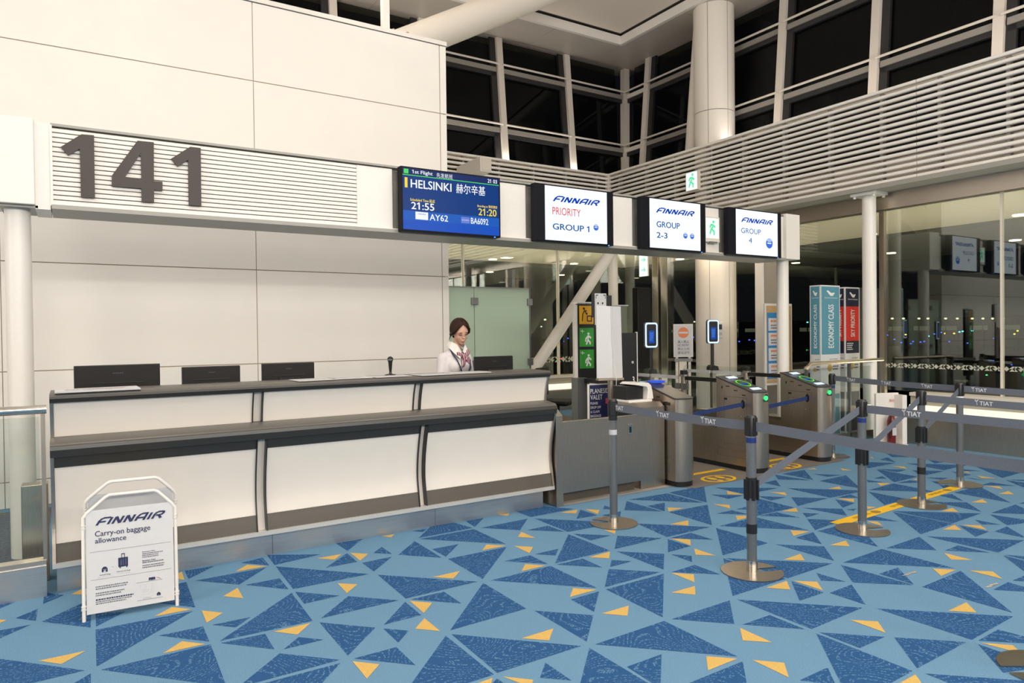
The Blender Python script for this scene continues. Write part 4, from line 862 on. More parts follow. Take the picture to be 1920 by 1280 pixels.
# ================================================================== GATES
RAILM = mat('dark_rail', (.03, .028, .026), .35, .5)
def gate(label, x, rear=True, first=False):
    t = thing('boarding_gate', label, 'ticket gate', (x+.12, 5.2, 0), group='steel boarding gates in a row')
    w = .24
    def foot(i, y1): # plan with rounded near end
        n = 10; return [(x+w/2-(w/2-i)*math.cos(math.pi*k/n), 4.88+.07-(.07-i*.4)*math.sin(math.pi*k/n)) for k in range(n+1)]+[(x+w-i, y1), (x+i, y1)]
    yb = 5.44
    P = foot(0, yb); n = len(P)
    def zt(y): return .875+(min(max(y, 4.95), 5.40)-4.95)/(.45)*.145
    mb = MB(); mb.add([(a, b, .055) for a, b in P]+[(a, b, zt(b)-.014) for a, b in P], [tuple(range(n))[::-1], tuple(range(n, 2*n))]+[(i, (i+1) % n, n+(i+1) % n, n+i) for i in range(n)])
    build(mb, 'cabinet', STEEL, t, smooth=True)
    P2 = foot(-.006, yb+.004); mb = MB(); mb.add([(a, b, zt(b)-.014) for a, b in P2]+[(a, b, zt(b)) for a, b in P2], [tuple(range(n))[::-1], tuple(range(n, 2*n))]+[(i, (i+1) % n, n+(i+1) % n, n+i) for i in range(n)])
    build(mb, 'top_cover', mat('gate_cover_grey', (.04, .04, .042), .35) if 'gate_cover_grey' not in MATS else MATS['gate_cover_grey'], t)
    build(MB().prism(foot(.012, 7.15 if rear else yb), 'z', 0.0055, .055), 'black_base', BLACK, t)
    # thin frame lines of the service panels and dark sensor windows on the left face
    for (y0, y1, z0, z1) in ((5.02, 5.33, .28, .80), (5.02, 5.43, .14, .22)):
        for a, b, c, d in ((y0, y1, z0, z0+.003), (y0, y1, z1, z1+.003), (y0, y0+.003, z0, z1), (y1, y1+.003, z0, z1)): build(MB().box(x-.0008, x+.002, a, b, c, d), 'panel_joint', BROWN, t)
    for y, z, a, b in ((5.36, .90, .016, .028), (5.28, .915, .05, .01), (5.17, .875, .05, .01), (5.06, .83, .05, .010), (5.31, .775, .045, .022)): build(MB().box(x-.0012, x+.002, y-a/2, y+a/2, z-b/2, z+b/2), 'sensor', BLACK, t)
    for y, z in ((5.29, .71), (5.29, .60), (5.09, .60)): build(MB().box(x-.006, x+.002, y-.006, y+.006, z-.006, z+.006), 'screw', CHROME, t)
    if rear:
        build(MB().box(x+.01, x+w-.01, yb, 7.15, .055, .44), 'rear_cabinet', STEEL, t); build(MB().prism([(yb, .44), (7.15, .44), (7.15, .455), (yb, .475)], 'x', x+.0, x+w), 'rear_top', CHROME, t)
        build(MB().box(x+.02, x+.07, yb, 5.93, .950, .995), 'hand_rail', RAILM, t)
        hx, hy = x+.045, 5.98
        build(MB().lathe([(.035, .455), (.035, .99)], (hx, hy, 0), 16), 'hub_post', STEEL, t, smooth=True); build(MB().lathe([(.052, .99), (.052, 1.015)], (hx, hy, 0), 16), 'hub_disc', CHROME, t, smooth=True); build(MB().box(hx-.035, hx+.035, hy-.03, hy+.03, 1.015, 1.065), 'camera', BLACK, t, bevel=.005)
        build(MB().box(hx-.05, hx-.02, hy-.10, hy-.03, .84, .91), 'lock', POST, t); build(MB().box(hx-.05, hx-.02, hy+.03, hy+.10, .84, .91), 'lock', POST, t)
        for y0, y1 in ((6.08, 6.54), (6.60, 7.08)):
            rr = [(y0, .47), (y1, .47), (y1, 1.0), (y1-.015, 1.04), (y1-.05, 1.055), (y0+.05, 1.055), (y0+.015, 1.04), (y0, 1.0)]
            f_ = build(MB().prism(rr, 'x', x+.05, x+.062), 'glass_flap', CLEAR, t); build(MB().box(x+.047, x+.065, y0, y1, .955, .995), 'flap_band', LGREY, f_)
    return t, zt
g1, zt = gate('first steel gate cabinet, beside the passport scanner pedestal', 4.975, rear=False)
build(MB().box(5.07, 5.2, 5.30, 5.43, 1.0, 1.022), 'blue_light', emit('gate_blue', (.05, .12, .7), 1.0), g1)
build(MB().box(4.972, 4.98, 5.0, 5.10, .80, .83), 'slot', BLACK, g1)
g2, _ = gate('middle steel gate cabinet with green signal lamp', 6.13)
g3, _ = gate('last steel gate cabinet with green signal lamp, beside the glass rail', 7.255)
for g_, x in ((g2, 6.13), (g3, 7.255)):
    for y0, y1 in ((5.30, 5.36), (4.975, 5.03)):
        build(MB().add([(x+.05, y0, zt(y0)+.009), (x+.20, y0, zt(y0)+.009), (x+.20, y1, zt(y1)+.009), (x+.05, y1, zt(y1)+.009)], [(0, 1, 2, 3)]), 'status_light', GATEW, g_)
    vs, fs = disc2(28, .84); build(MB().add([(x+.12+p[0]*.085, 5.165+p[1]*.085, zt(5.165+p[1]*.085)+.006) for p in vs], fs), 'reader_ring', GATEG, g_)
    build(MB().box(x+.08, x+.16, 5.14, 5.19, zt(5.165)-.006, zt(5.165)+.004), 'reader', TABS, g_)
    vs = [(x+.035, 4.905, .845), (x+.155, 4.872, .845), (x+.155, 4.868, .765), (x+.105, 4.872, .765)]
    build(MB().add(vs, [(0, 3, 2, 1)]), 'signal_panel', BLACK, g_)
    build(MB().ell((x+.128, 4.872, .805), (.028, .012, .026), 14), 'signal_lamp', GREENL, g_, True)
    build(MB().prism([(x-.001, y) for y in ()] or [(5.05, .70), (5.075, .68), (5.095, .70), (5.095, .76), (5.075, .785), (5.05, .76)], 'x', x-.002, x+.005), 'belt_slot', BLACK, g_)
for xa, xb, lab in ((5.215, 6.13, 'blue tape stretched across the first gate lane'), (6.37, 7.255, 'blue tape stretched across the second gate lane')):
    o = build(MB().add([(xa, 5.02, .655), (xb, 5.073, .708), (xb, 5.073, .752), (xa, 5.02, .70), (xa, 5.022, .655), (xb, 5.075, .708), (xb, 5.075, .752), (xa, 5.022, .70)], [(0,1,2,3),(7,6,5,4),(3,2,6,7),(0,4,5,1),(1,5,6,2),(0,3,7,4)]), 'lane_tape', BLUEB); tag(o, lab, 'tape', 'blue tapes across gate lanes')
# passport pedestal and scanner
pd = thing('pedestal', 'steel pedestal with chamfered top carrying the passport scanner', 'pedestal', (4.8, 5.2, 0))
build(MB().box(4.63, 4.95, 5.06, 5.42, .0055, .79), 'body', STEEL, pd); build(MB().prism([(5.06, .79), (5.12, .835), (5.42, .835), (5.42, .79)], 'x', 4.63, 4.95), 'chamfered_top', STEELH, pd)
build(MB().box(4.60, 4.63, 5.14, 5.40, .08, .80), 'side_gap', BLACK, pd)
ps = thing('passport_scanner', 'white and black passport scanner with small screen on the steel pedestal', 'scanner', (4.78, 5.25, .836))
build(MB().box(4.56, 4.87, 5.14, 5.40, .836, .862), 'base', WHITEP, ps, bevel=.008)
build(MB().prism([(4.80, .862), (4.885, .862), (4.875, .93), (4.855, 1.0), (4.82, 1.025), (4.70, 1.03), (4.66, 1.01), (4.80, .985), (4.815, .95)], 'y', 5.14, 5.40), 'hood', WHITEP, ps, bevel=.006)
build(MB().box(4.58, 4.80, 5.20, 5.40, .862, .995), 'reader_body', BLACK, ps, bevel=.006)
build(MB().add([(4.67, 5.15, 1.012), (4.80, 5.15, 1.035), (4.80, 5.24, 1.035), (4.67, 5.24, 1.012)], [(0, 1, 2, 3)]), 'screen', emit('scanner_screen', (.42, .68, .66), .9), ps)
# side panel between counter and gates
sp = thing('side_panel', 'low steel partition closing the gap between counter and gates', 'partition', (4.1, 5.0, 0))
build(MB().box(3.63, 4.60, 5.0, 5.04, .105, .735), 'panel', STEEL, sp)
build(MB().box(3.56, 3.635, 4.97, 5.34, .0, .80), 'end_post', STEEL, sp); build(MB().prism([(4.97, .80), (5.16, .80), (5.08, .88)], 'x', 3.56, 3.635), 'end_post_cap', STEELH, sp)
build(MB().box(3.65, 4.58, 5.1, 5.14, .0045, .16), 'gap_shade', BROWN, sp)  # dark sheet standing in for the shade in the gap under the panel
build(MB().box(4.42, 4.47, 4.994, 5.0, .56, .66), 'latch_plate', CHROME, sp, bevel=.002); build(MB().box(4.435, 4.455, 4.990, 4.995, .58, .635), 'latch_recess', BLACK, sp)
build(MB().box(3.64, 4.60, 5.04, 5.055, .72, .74), 'top_edge', CHROME, sp)
# inner steel post behind the panel with dark rail
ip = thing('inner_gate_post', 'grey steel gate upright with dark rail behind the side panel', 'gate post', (5.0, 6.4, 0))
build(MB().box(4.90, 5.04, 6.40, 6.52, .0055, 1.005), 'upright', POST, ip, bevel=.004); build(MB().box(5.0, 5.05, 5.45, 6.40, .95, .998), 'rail', RAILM, ip)
build(MB().box(5.05, 5.12, 6.46, 6.50, .0055, .96), 'inner_upright', STEEL, ip)
# face recognition tablets on posts
for (x, y, zc, lab) in ((6.30, 6.67, 1.485, 'face scanning tablet with white light ring, on the middle gate'), (7.43, 6.652, 1.52, 'face scanning tablet with white light ring, in front of the round pillar')):
    t = thing('face_tablet', lab, 'tablet', (x, y, .99), -.22, group='face scanning tablets', local=True); zc -= .99
    def rrp(hw, hh, r): return [(sx*(hw-r)+r*math.cos(math.radians(q)), zc+sz*(hh-r)+r*math.sin(math.radians(q))) for sx, sz, q0 in ((1, 1, 0), (-1, 1, 90), (-1, -1, 180), (1, -1, 270)) for q in range(q0, q0+91, 18)]
    build(MB().prism(rrp(.094, .165, .035), 'y', -.012, .022), 'housing', POST, t)
    build(MB().prism(rrp(.090, .160, .034), 'y', -.0165, -.0122), 'light_ring', RING, t); build(MB().prism(rrp(.070, .140, .022), 'y', -.019, -.0166), 'glass_front', BLACK, t)
    rect((0, 0, .08, .165), (-.04, -.0192, zc-.105), X_, Z_, 'screen', TABS, t, .0005); place(scribble(9, 4, 4), (.01, .03, .07, .14), (-.04, -.0192, zc-.105), X_, Z_, 'screen_text', TABT, t, .001)
    build(MB().lathe([(.022, .06), (.022, zc-.15)], (0, .01, 0), 14), 'pole', BLACK, t, smooth=True); build(MB().prism([(-.075, .0), (.075, .0), (.06, .055), (-.04, .075), (-.07, .05)], 'y', -.04, .05), 'foot', BLACK, t, bevel=.008)
    build(MB().box(-.09, .09, -.07, .08, -.03, 0.0), 'mount_plate', STEEL, t); build(MB().box(-.03, .03, -.03, .03, -.515, -.03), 'support', STEEL, t)
# frosted glass screen beyond the wall end
fr = thing('frosted_screen', 'green frosted glass screen with square clips behind the agent', 'glass screen', (4.55, 7.75, 0))
build(MB().box(3.955, 4.325, 7.80, 7.815, .15, 2.12), 'pane', FROST, fr); build(MB().box(4.335, 5.17, 7.80, 7.815, .15, 2.12), 'pane', FROST, fr)
build(MB().box(3.955, 5.18, 7.795, 7.82, 2.12, 2.132), 'top_edge', GREYP, fr); build(MB().box(5.172, 5.185, 7.79, 7.825, .0, 2.132), 'end_edge', POST, fr)
for x in (4.30, 5.135):
    for z in (.3, 1.10, 1.90): build(MB().box(x-.02 if x < 5 else x, x+.075, 7.77, 7.84, z, z+.09), 'clip', POST, fr, bevel=.004)
for x in (4.32, 5.16): build(MB().box(x-.02, x+.02, 7.79, 7.83, 0, .2), 'foot', POST, fr)
# ================================================================== LEFT RAIL
lr = thing('glass_railing', 'glass railing with round steel handrail running into the counter end', 'railing', (-1.5, 5.0, 0))
build(MB().tube([(-8.9, 5.02, 1.115), (-.150, 5.02, 1.115)], .0265, 16), 'handrail', CHROME, lr, smooth=True)
for a, b in ((-8.9, -6.0), (-5.98, -3.1), (-3.08, -.19)): build(MB().box(a, b, 5.04, 5.052, .20, 1.07), 'pane', CLEAR, lr)
build(MB().box(-8.9, -.165, 4.99, 5.10, .0, .185), 'plinth', PLINTH, lr); build(MB().box(-8.9, -.165, 5.0, 5.09, .185, .215), 'glass_shoe', STEELH, lr)
for x in (-.17, -3.1, -6.0): build(MB().box(x-.01, x+.01, 5.01, 5.07, .2, 1.09), 'baluster', STEEL, lr)
o = build(MB().box(-.30, -.16, 5.30, 5.42, .0035, .62), 'steel_bollard', STEEL, None, bevel=.006); tag(o, 'square steel cover standing behind the glass railing beside the counter', 'bollard')
# glass balustrade beside the gates
gr = thing('glass_balustrade', 'glass balustrade with gold toned steel handrail in front of the standees', 'balustrade', (9, 5.58, 0))
build(MB().tube([(7.98, 5.60, 1.02), (8.06, 5.58, 1.088), (9.70, 5.58, 1.098)], .026, 14), 'handrail', mat('champagne_steel', (.66, .56, .42), .3, 1), gr, smooth=True)
for a, b in ((8.02, 8.93), (8.97, 9.66)): build(MB().box(a, b, 5.60, 5.612, .12, 1.02), 'pane', CLEAR, gr)
build(MB().box(8.0, 9.68, 5.585, 5.627, 0, .12), 'glass_shoe', STEEL, gr)
for x in (8.0, 8.94, 9.66): build(MB().box(x-.012, x+.012, 5.585, 5.63, .0, 1.06), 'baluster', POST, gr); build(MB().tube([(x, 5.60, 1.03), (x, 5.58, 1.085)], .008, 8), 'bracket', POST, gr)

# ================================================================== SIGNS AND STANDEES
# carry-on baggage A-board (local: x across, -y front)
ab = thing('a_board', 'white folding floor sign about carry-on baggage in front of the counter', 'floor sign', (.245, 4.41, 0), -.065, local=True)
def frame(nm, ytop, ybot, htop, off):
    L_ = .228
    def P(x, z): return (x+off, ybot+(ytop-ybot)*z/htop, z)
    pts = [P(-L_, .0), P(-L_, htop-.11), P(-L_+.02, htop-.085), P(-.12, htop-.01), P(-.10, htop), P(.12, htop), P(.14, htop-.008), P(L_-.02, htop-.08), P(L_, htop-.105), P(L_, .0)]
    o = build(MB().tube(pts, .0095, 10), nm, WHITEP, ab, smooth=True)
    for s_ in (-1, 1):
        for z in (.06, .075, htop-.17, htop-.155): build(MB().lathe([(.0125, 0), (.0125, .008)], P(s_*L_, z), 10), 'ferrule', WHITEP, o, smooth=True)
    return P
P1 = frame('front_frame', .075, .0, .660, 0); P2 = frame('rear_frame', .125, .33, .725, .006)
def apanel(P, z0, z1, nm, d):
    w_ = .215; mb = MB(); q = [P(-w_, z0), P(w_, z0), P(w_, z1), P(-w_, z1)]
    mb.add([(a, b+d, c) for a, b, c in q]+[(a, b+d+.006, c) for a, b, c in q], [(0,1,2,3),(7,6,5,4),(0,4,5,1),(1,5,6,2),(2,6,7,3),(3,7,4,0)]); return build(mb, nm, PAPER, ab)
pf = apanel(P1, .035, .585, 'front_panel', -.004); apanel(P2, .04, .655, 'rear_panel', 0)
O = Vector(P1(-.215, .035))+Vector((0, -.0045, 0)); V = (Vector(P1(0, 1))-Vector(P1(0, 0))).normalized(); w, h = .43, .554
def sg(vf, u0, v0, u1, v1, m, nm='lettering'): return place(vf, (u0*w, h*(1-v1), u1*w, h*(1-v0)), O, X_, V, nm, m, pf, .001)
sg(FIN, .105, .075, .915, .155, NAVY); sg(textmesh('Carry-on baggage', .008), .10, .205, .73, .275, NAVY); sg(textmesh('allowance', .008), .10, .275, .45, .325, NAVY)
sg(RC, .04, .405, .97, .4075, GREYPR, 'rule'); sg(RC, .05, .675, .97, .6775, GREYPR, 'rule')
# suitcase and small bag icons
sg(RC, .355, .495, .465, .585, NAVY, 'suitcase_icon'); sg(ribbon([[(0,0),(0,1),(1,1),(1,0)]], .22), .39, .455, .43, .50, NAVY, 'suitcase_icon')
for u in (.385, .41, .437): sg(RC, u, .51, u+.006, .57, PAPER, 'suitcase_icon')
for u in (.367, .443): sg(disc2(10), u, .583, u+.016, .598, NAVY, 'suitcase_icon')
sg(([(0,0,0),(1,0,0),(1,.6,0),(.75,.95,0),(.5,1,0),(.25,.95,0),(0,.6,0)], [(0,1,2,3,4,5,6)]), .17, .56, .235, .612, NAVY, 'bag_icon'); sg(RC, .18, .585, .225, .59, PAPER, 'bag_icon'); sg(RC, .19, .595, .215, .612, PAPER, 'bag_icon')
sg(RC, .287, .572, .30, .575, GREYPR, 'plus_icon')
sg(textmesh('Small bag', .02), .145, .632, .265, .646, GREYPR); sg(textmesh('40 x 30 x 15 cm'), .125, .652, .285, .664, LGREY); sg(textmesh('Carry-on bag', .02), .335, .622, .49, .636, GREYPR); sg(textmesh('55 x 40 x 23 cm'), .335, .642, .49, .654, LGREY)
sg(textmesh('Economy Class', .03), .63, .465, .78, .478, NAVY); sg(scribble(3, 11, 1), .63, .485, .87, .528, GREYPR, 'small_print'); sg(textmesh('Business Class', .03), .63, .552, .785, .565, NAVY); sg(scribble(1, 11, 2), .63, .572, .88, .583, GREYPR, 'small_print'); sg(scribble(2, 11, 3), .63, .602, .89, .632, GREYPR, 'small_print')
sg(scribble(2, 11, 4), .10, .742, .46, .772, GREYPR, 'small_print'); sg(scribble(2, 11, 5), .10, .805, .42, .835, GREYPR, 'small_print'); sg(scribble(1, 12, 6), .10, .865, .52, .878, NAVY, 'small_print'); sg(scribble(2, 12, 7), .10, .887, .50, .915, GREYPR, 'small_print')
sg(RC, .555, .768, .86, .771, GREYPR, 'rule'); sg(RC, .56, .945, .86, .948, GREYPR, 'rule'); sg(RC, .70, .735, .775, .762, NAVY, 'suitcase_icon'); sg(disc2(8), .712, .752, .728, .768, PAPER, 'suitcase_icon'); sg(disc2(8), .748, .752, .764, .768, PAPER, 'suitcase_icon')
sg(ribbon([[(0,.2),(.35,.35),(.75,.1),(1,0)]], .10), .79, .742, .84, .762, REDPR, 'arrow')
sg(disc2(24, .93), .595, .79, .665, .845, LGREY, 'window_icon'); sg(ribbon([[(.9,1),(.84,.35),(.72,.22),(.08,.22),(.0,.12),(.08,.0),(.85,.0),(.98,.2),(1,1),(.9,1)],[(.15,.40),(.60,.42),(.66,.55),(.28,.55),(.20,.46)]], .02), .60, .79, .75, .925, LGREY, 'seat_icon'); sg(ribbon([[(0,0),(.5,.1),(1,.05),(.6,.3),(.1,.3),(0,0)]], .03), .63, .926, .73, .942, mat('violet_print', (.3, .18, .4), .6), 'seat_icon')
sg(([(0,0,0),(1,0,0),(1,.6,0),(.5,1,0),(0,.6,0)], [(0,1,2,3,4)]), .79, .89, .835, .925, NAVY, 'bag_icon'); sg(RC, .80, .912, .825, .916, PAPER, 'bag_icon')
# airline lane standees: tall printed boxes
def standee(label, x0, x1, y0, y1, ztop, body, cap, words, capz, red=False):
    t = thing('lane_standee', label, 'standee', ((x0+x1)/2, (y0+y1)/2, 0))
    build(MB().box(x0, x1, y0, y1, .0, ztop), 'box', PAPER, t)
    for (Oo, U, wd) in (((x0, y0, 0), X_, x1-x0), ((x0, y1, 0), (0, -1, 0), y1-y0)):
        e = .018; full = wd > .3
        rect((e, 1.18, wd-e, ztop-.02), Oo, U, Z_, 'colour_field', body, t, .001); rect((e, capz, wd-e, ztop-.02), Oo, U, Z_, 'top_field', cap, t, .0015)
        if red: rect((e, 1.18, wd-e, 1.36), Oo, U, Z_, 'foot_field', DNAVY, t, .0015); place(scribble(4, 5, 9), (wd*.12, 1.23, wd*.55, 1.33), Oo, U, Z_, 'small_print', WHITEPR, t, .0025)
        rect((e, .05, wd-e, .62), Oo, U, Z_, 'lower_field', TEAL if not red else GREYPR, t, .001)
        # lettering runs up the box
        vs, fs = textmesh(words, .012); vr = [(-p[1], p[0], p[2]) for p in vs]
        place((vr, fs), (wd*.38, 1.27 if not red else 1.42, wd*.66, capz-.04 if red else 1.88), Oo, U, Z_, 'lettering', WHITEPR, t, .003)
        place(ribbon([[(0,1),(.5,.45),(1,.55)],[(0,.9),(.45,.3),(.9,.3)],[(.2,.55),(.5,.1),(.8,.12)]], .2), (wd*.3, ztop-.15, wd*.72, ztop-.07), Oo, U, Z_, 'wing_emblem', WHITEPR, t, .003); place(textmesh('Garuda Indonesia'), (wd*.2, ztop-.185, wd*.85, ztop-.165), Oo, U, Z_, 'airline_name', WHITEPR, t, .003)
        place(disc2(16), (wd*.32, .94, wd*.56, 1.04) if full else (wd*.3, .94, wd*.6, 1.0), Oo, U, Z_, 'gold_seal', mat('gold_print', (.5, .33, .08), .5) if 'gold_print' not in MATS else MATS['gold_print'], t, .002)
        place(scribble(2, 5, 8), (wd*.6, .96, wd*.9, 1.02), Oo, U, Z_, 'small_print', GREYPR, t, .002); place(textmesh('SKYTEAM'), (wd*.45, 1.10, wd*.85, 1.118), Oo, U, Z_, 'small_print', GREYPR, t, .002)
standee('tall box standee reading ECONOMY CLASS in teal behind the glass balustrade', 8.79, 9.24, 5.93, 6.10, 2.15, TEAL, TEAL, 'ECONOMY CLASS', 1.99)
standee('tall red and navy box standee beside the slim white column', 9.44, 9.80, 5.98, 6.14, 2.14, REDPR, DNAVY, 'SKY PRIORITY', 1.86, True)
# notice board in wooden frame
nb = thing('notice_board', 'framed notice board with blue and white notices behind the gate beam column', 'notice board', (8.98, 6.8, 0))
build(MB().box(8.72, 9.36, 6.80, 6.83, .70, 1.93), 'frame', WHITEP, nb, bevel=.006); build(MB().box(8.755, 9.325, 6.792, 6.80, .74, 1.895), 'cork', WOOD, nb); build(MB().box(8.76, 9.20, 6.786, 6.791, .80, 1.79), 'poster', BLUEPR, nb)
for x in (8.74, 9.34): build(MB().box(x-.015, x+.015, 6.8, 6.83, .0, .70), 'leg', WHITEP, nb); build(MB().box(x-.015, x+.015, 6.65, 6.98, .0, .03), 'foot', WHITEP, nb)
for z in (.84, 1.07, 1.30, 1.52):
    build(MB().box(8.78, 9.18, 6.782, 6.787, z, z+.19), 'notice', PAPER, nb); place(scribble(1, 6, int(z*10)), (0, 0, .3, .03), (8.83, 6.781, z+.13), X_, Z_, 'heading', ORANGEP, nb, .001); place(scribble(2, 8, int(z*20)), (0, 0, .32, .06), (8.83, 6.781, z+.03), X_, Z_, 'small_print', GREYPR, nb, .001)
place(textmesh('訪問', .01), (.22, 0, .40, .07), (8.78, 6.785, 1.715), X_, Z_, 'lettering', WHITEPR, nb, .002)
# no entry sign
ne = thing('no_entry_sign', 'white NO ENTRY sign with orange disc on a cream stand before the door', 'sign', (8.13, 7.88, 0), -.55, local=True)
build(MB().box(-.155, .155, -.012, .012, 1.12, 1.64), 'board', WHITEP, ne, bevel=.006); build(MB().box(-.14, .14, -.0135, -.012, 1.135, 1.625), 'face', PAPER, ne)
Oq = (-.14, -.0137, 1.135); place(disc2(28), (.055, .285, .225, .455), Oq, X_, Z_, 'orange_disc', ORANGEP, ne, .001); rect((.065, .355, .215, .385), Oq, X_, Z_, 'white_bar', PAPER, ne, .002)
for s_, z, hh in (('進入禁止', .205, .045), ('NO ENTRY', .155, .036), ('禁止入内', .095, .042), ('출입금지', .035, .042)): place(textmesh(s_, .01), (.05, z, .23, z+hh), Oq, X_, Z_, 'lettering', GREYPR, ne, .001)
for x in (-.10, .10): build(MB().box(x-.02, x+.02, .0, .03, .0, 1.3), 'leg', CREAM, ne)
build(MB().box(-.16, .16, -.16, .2, .0045, .03), 'foot', CREAM, ne); build(MB().box(-.14, .14, -.02, .03, 1.05, 1.10), 'cross_bar', POST, ne); build(MB().box(-.07, .05, -.02, .03, .6, 1.05), 'leaflet_holder', CREAM, ne)
# thermostat on the pillar
th = thing('wall_thermostat', 'small cream thermostat on the round pillar', 'thermostat', (9.62, 8.42, 1.4)); a = math.radians(232)
cx, cy = 9.83+.36*math.cos(a), 8.72+.36*math.sin(a); th.location = (cx, cy, 1.4); th.rotation_euler.z = a+math.pi/2; ROOT[th.name] = None
build(MB().box(-.05, .05, -.02, .02, -.0, .28), 'case', WHITEP, th, bevel=.005); build(MB().box(-.032, .032, -.023, -.019, .15, .24), 'display', BLACK, th); build(MB().box(-.03, .03, -.023, -.019, .05, .10), 'button', LGREY, th)
# arrivals direction board, blank panel, smaller boards behind the side panel
ar = thing('arrivals_board', 'black Arrivals direction board with yellow and green pictogram tiles', 'sign', (5.28, 6.62, 0), -.12, local=True)
build(MB().box(-.20, .20, -.02, .02, .62, 1.885), 'board', BLACK, ar); build(MB().box(-.245, -.20, -.02, .02, .62, 1.86), 'side_strip', WHITEP, ar); build(MB().box(-.25, .22, -.02, .025, 1.87, 1.895), 'top_trim', WHITEP, ar)
build(MB().box(-.05, .05, -.02, .02, .0045, .62), 'leg', POST, ar); build(MB().box(-.2, .2, -.06, .15, .0045, .02), 'foot', POST, ar)
Oa = (-.20, -.0205, 0)
rect((.025, 1.63, .225, 1.85), Oa, X_, Z_, 'yellow_tile', YELPR, ar); place(disc2(12), (.075, 1.80, .105, 1.83), Oa, X_, Z_, 'pictogram', BLACK, ar, .002); place(ribbon([[(0,0),(.05,.6),(.25,.95),(.5,.9)],[(.25,.95),(.5,.6),(.55,.75)],[(.55,0),(.55,.45),(1,.45),(1,0),(.55,0)]], .1), (.06, 1.66, .20, 1.80), Oa, X_, Z_, 'pictogram', BLACK, ar, .002)
place(textmesh('Arrivals', .02), (.24, 1.81, .39, 1.855), Oa, X_, Z_, 'lettering', WHITEPR, ar, .002)
for z in (1.36, 1.10):
    rect((.025, z, .225, z+.225), Oa, X_, Z_, 'green_tile', GREENPR, ar)
    place(ribbon([[(.5,.75),(.45,.4),(.25,0)],[(.45,.4),(.75,.15),(.7,0)],[(.5,.75),(.2,.5),(.15,.25)],[(.5,.75),(.85,.55)]], .16), (.10, z+.02, .19, z+.14), Oa, X_, Z_, 'pictogram', WHITEPR, ar, .002); place(disc2(12), (.135, z+.14, .165, z+.17), Oa, X_, Z_, 'pictogram', WHITEPR, ar, .002)
    place(ribbon([[(0,.5),(1,.5)],[(.5,.5),(.35,1)],[(.5,.5),(.35,0)],[(.05,.5),(0,.75)]], .16), (.04, z+.165, .095, z+.205), Oa, X_, Z_, 'plane_pictogram', WHITEPR, ar, .002)
place(ribbon([[(0,1),(1,1),(.4,0)]], .22), (.10, .70, .30, .93), Oa, X_, Z_, 'numeral', WHITEPR, ar, .002)
bl = thing('folded_panel', 'blank white folded panel on a short steel post beside the Arrivals board', 'panel', (4.73, 5.62, 0), -.25, local=True)
build(MB().add([(-.15,.0,1.055),(.01,-.04,1.055),(.01,-.04,1.80),(-.15,.0,1.81),(-.15,.012,1.055),(.01,-.028,1.055),(.01,-.028,1.80),(-.15,.012,1.81)], [(0,1,2,3),(7,6,5,4),(0,4,5,1),(1,5,6,2),(2,6,7,3),(3,7,4,0)]), 'left_leaf', PAPER, bl)
build(MB().add([(.012,-.04,1.055),(.155,.02,1.045),(.14,.02,1.80),(.012,-.04,1.80),(.012,-.028,1.055),(.155,.032,1.045),(.14,.032,1.80),(.012,-.028,1.80)], [(0,1,2,3),(7,6,5,4),(0,4,5,1),(1,5,6,2),(2,6,7,3),(3,7,4,0)]), 'right_leaf', PAPER, bl)
build(MB().lathe([(.033, .0045), (.033, 1.05)], (.02, .03, 0), 16), 'post', STEEL, bl, smooth=True); build(MB().box(-.14, .15, -.02, .05, 1.03, 1.052), 'tray', STEEL, bl); build(MB().tube([(.0, -.046, 1.80), (.006, -.048, 1.4), (.06, -.02, 1.06), (.06, -.02, .85)], .003, 6), 'cord', WHITEPR, bl)
fb = thing('face_board', 'small white board with a drawn face above the Arrivals board', 'sign', (5.10, 6.22, 0), -.15, local=True)
build(MB().box(-.10, .16, .012, .03, 1.70, 1.955), 'black_back', BLACK, fb); build(MB().box(-.07, .08, -.0, .01, 1.615, 1.975), 'board', PAPER, fb); build(MB().box(-.02, .02, .0, .02, .0045, 1.7), 'leg', POST, fb); build(MB().box(-.07, .07, -.05, .12, .0045, .02), 'foot', POST, fb)
Of = (-.07, -.0005, 1.615)
for u in (.04, .10): place(disc2(12), (u-.010, .235, u+.010, .26), Of, X_, Z_, 'eye', DNAVY, fb, .001)
place(ribbon([[(.3,1),(0,0),(1,0)]], .2), (.06, .16, .095, .215), Of, X_, Z_, 'nose', DNAVY, fb, .001); place(ribbon([[(0,0),(.7,.3),(1,1)]], .25), (.085, .11, .13, .15), Of, X_, Z_, 'mouth', REDPR, fb, .001)
for a, b, c in ((.012, .30, [[(0,0),(0,1),(1,1)]]), (.11, .30, [[(0,1),(1,1),(1,0)]])): place(ribbon(c, .25), (a, b, a+.03, b+.045), Of, X_, Z_, 'corner_mark', DNAVY, fb, .001)
db = thing('departure_board', 'narrow black direction board leaning behind the blank white panel', 'sign', (5.35, 6.05, 0), -.12, local=True)
build(MB().box(-.10, .12, -.015, .015, .5, 1.52), 'board', BLACK, db); build(MB().box(.12, .13, -.016, .016, .5, 1.53), 'edge', WHITEP, db); build(MB().box(-.03, .03, -.01, .01, .0045, .5), 'leg', POST, db); build(MB().box(-.12, .12, -.1, .1, .0045, .02), 'foot', POST, db)
place(textmesh('3.', .02), (.155, .95, .20, 1.02), (-.10, -.0155, 0), X_, Z_, 'lettering', WHITEPR, db, .001); place(textmesh('ts', .02), (.145, 1.17, .175, 1.20), (-.10, -.0155, 0), X_, Z_, 'lettering', WHITEPR, db, .001)
gp = thing('grey_partition', 'plain grey translucent partition panel behind the sign boards', 'partition', (6.45, 7.6, 0))
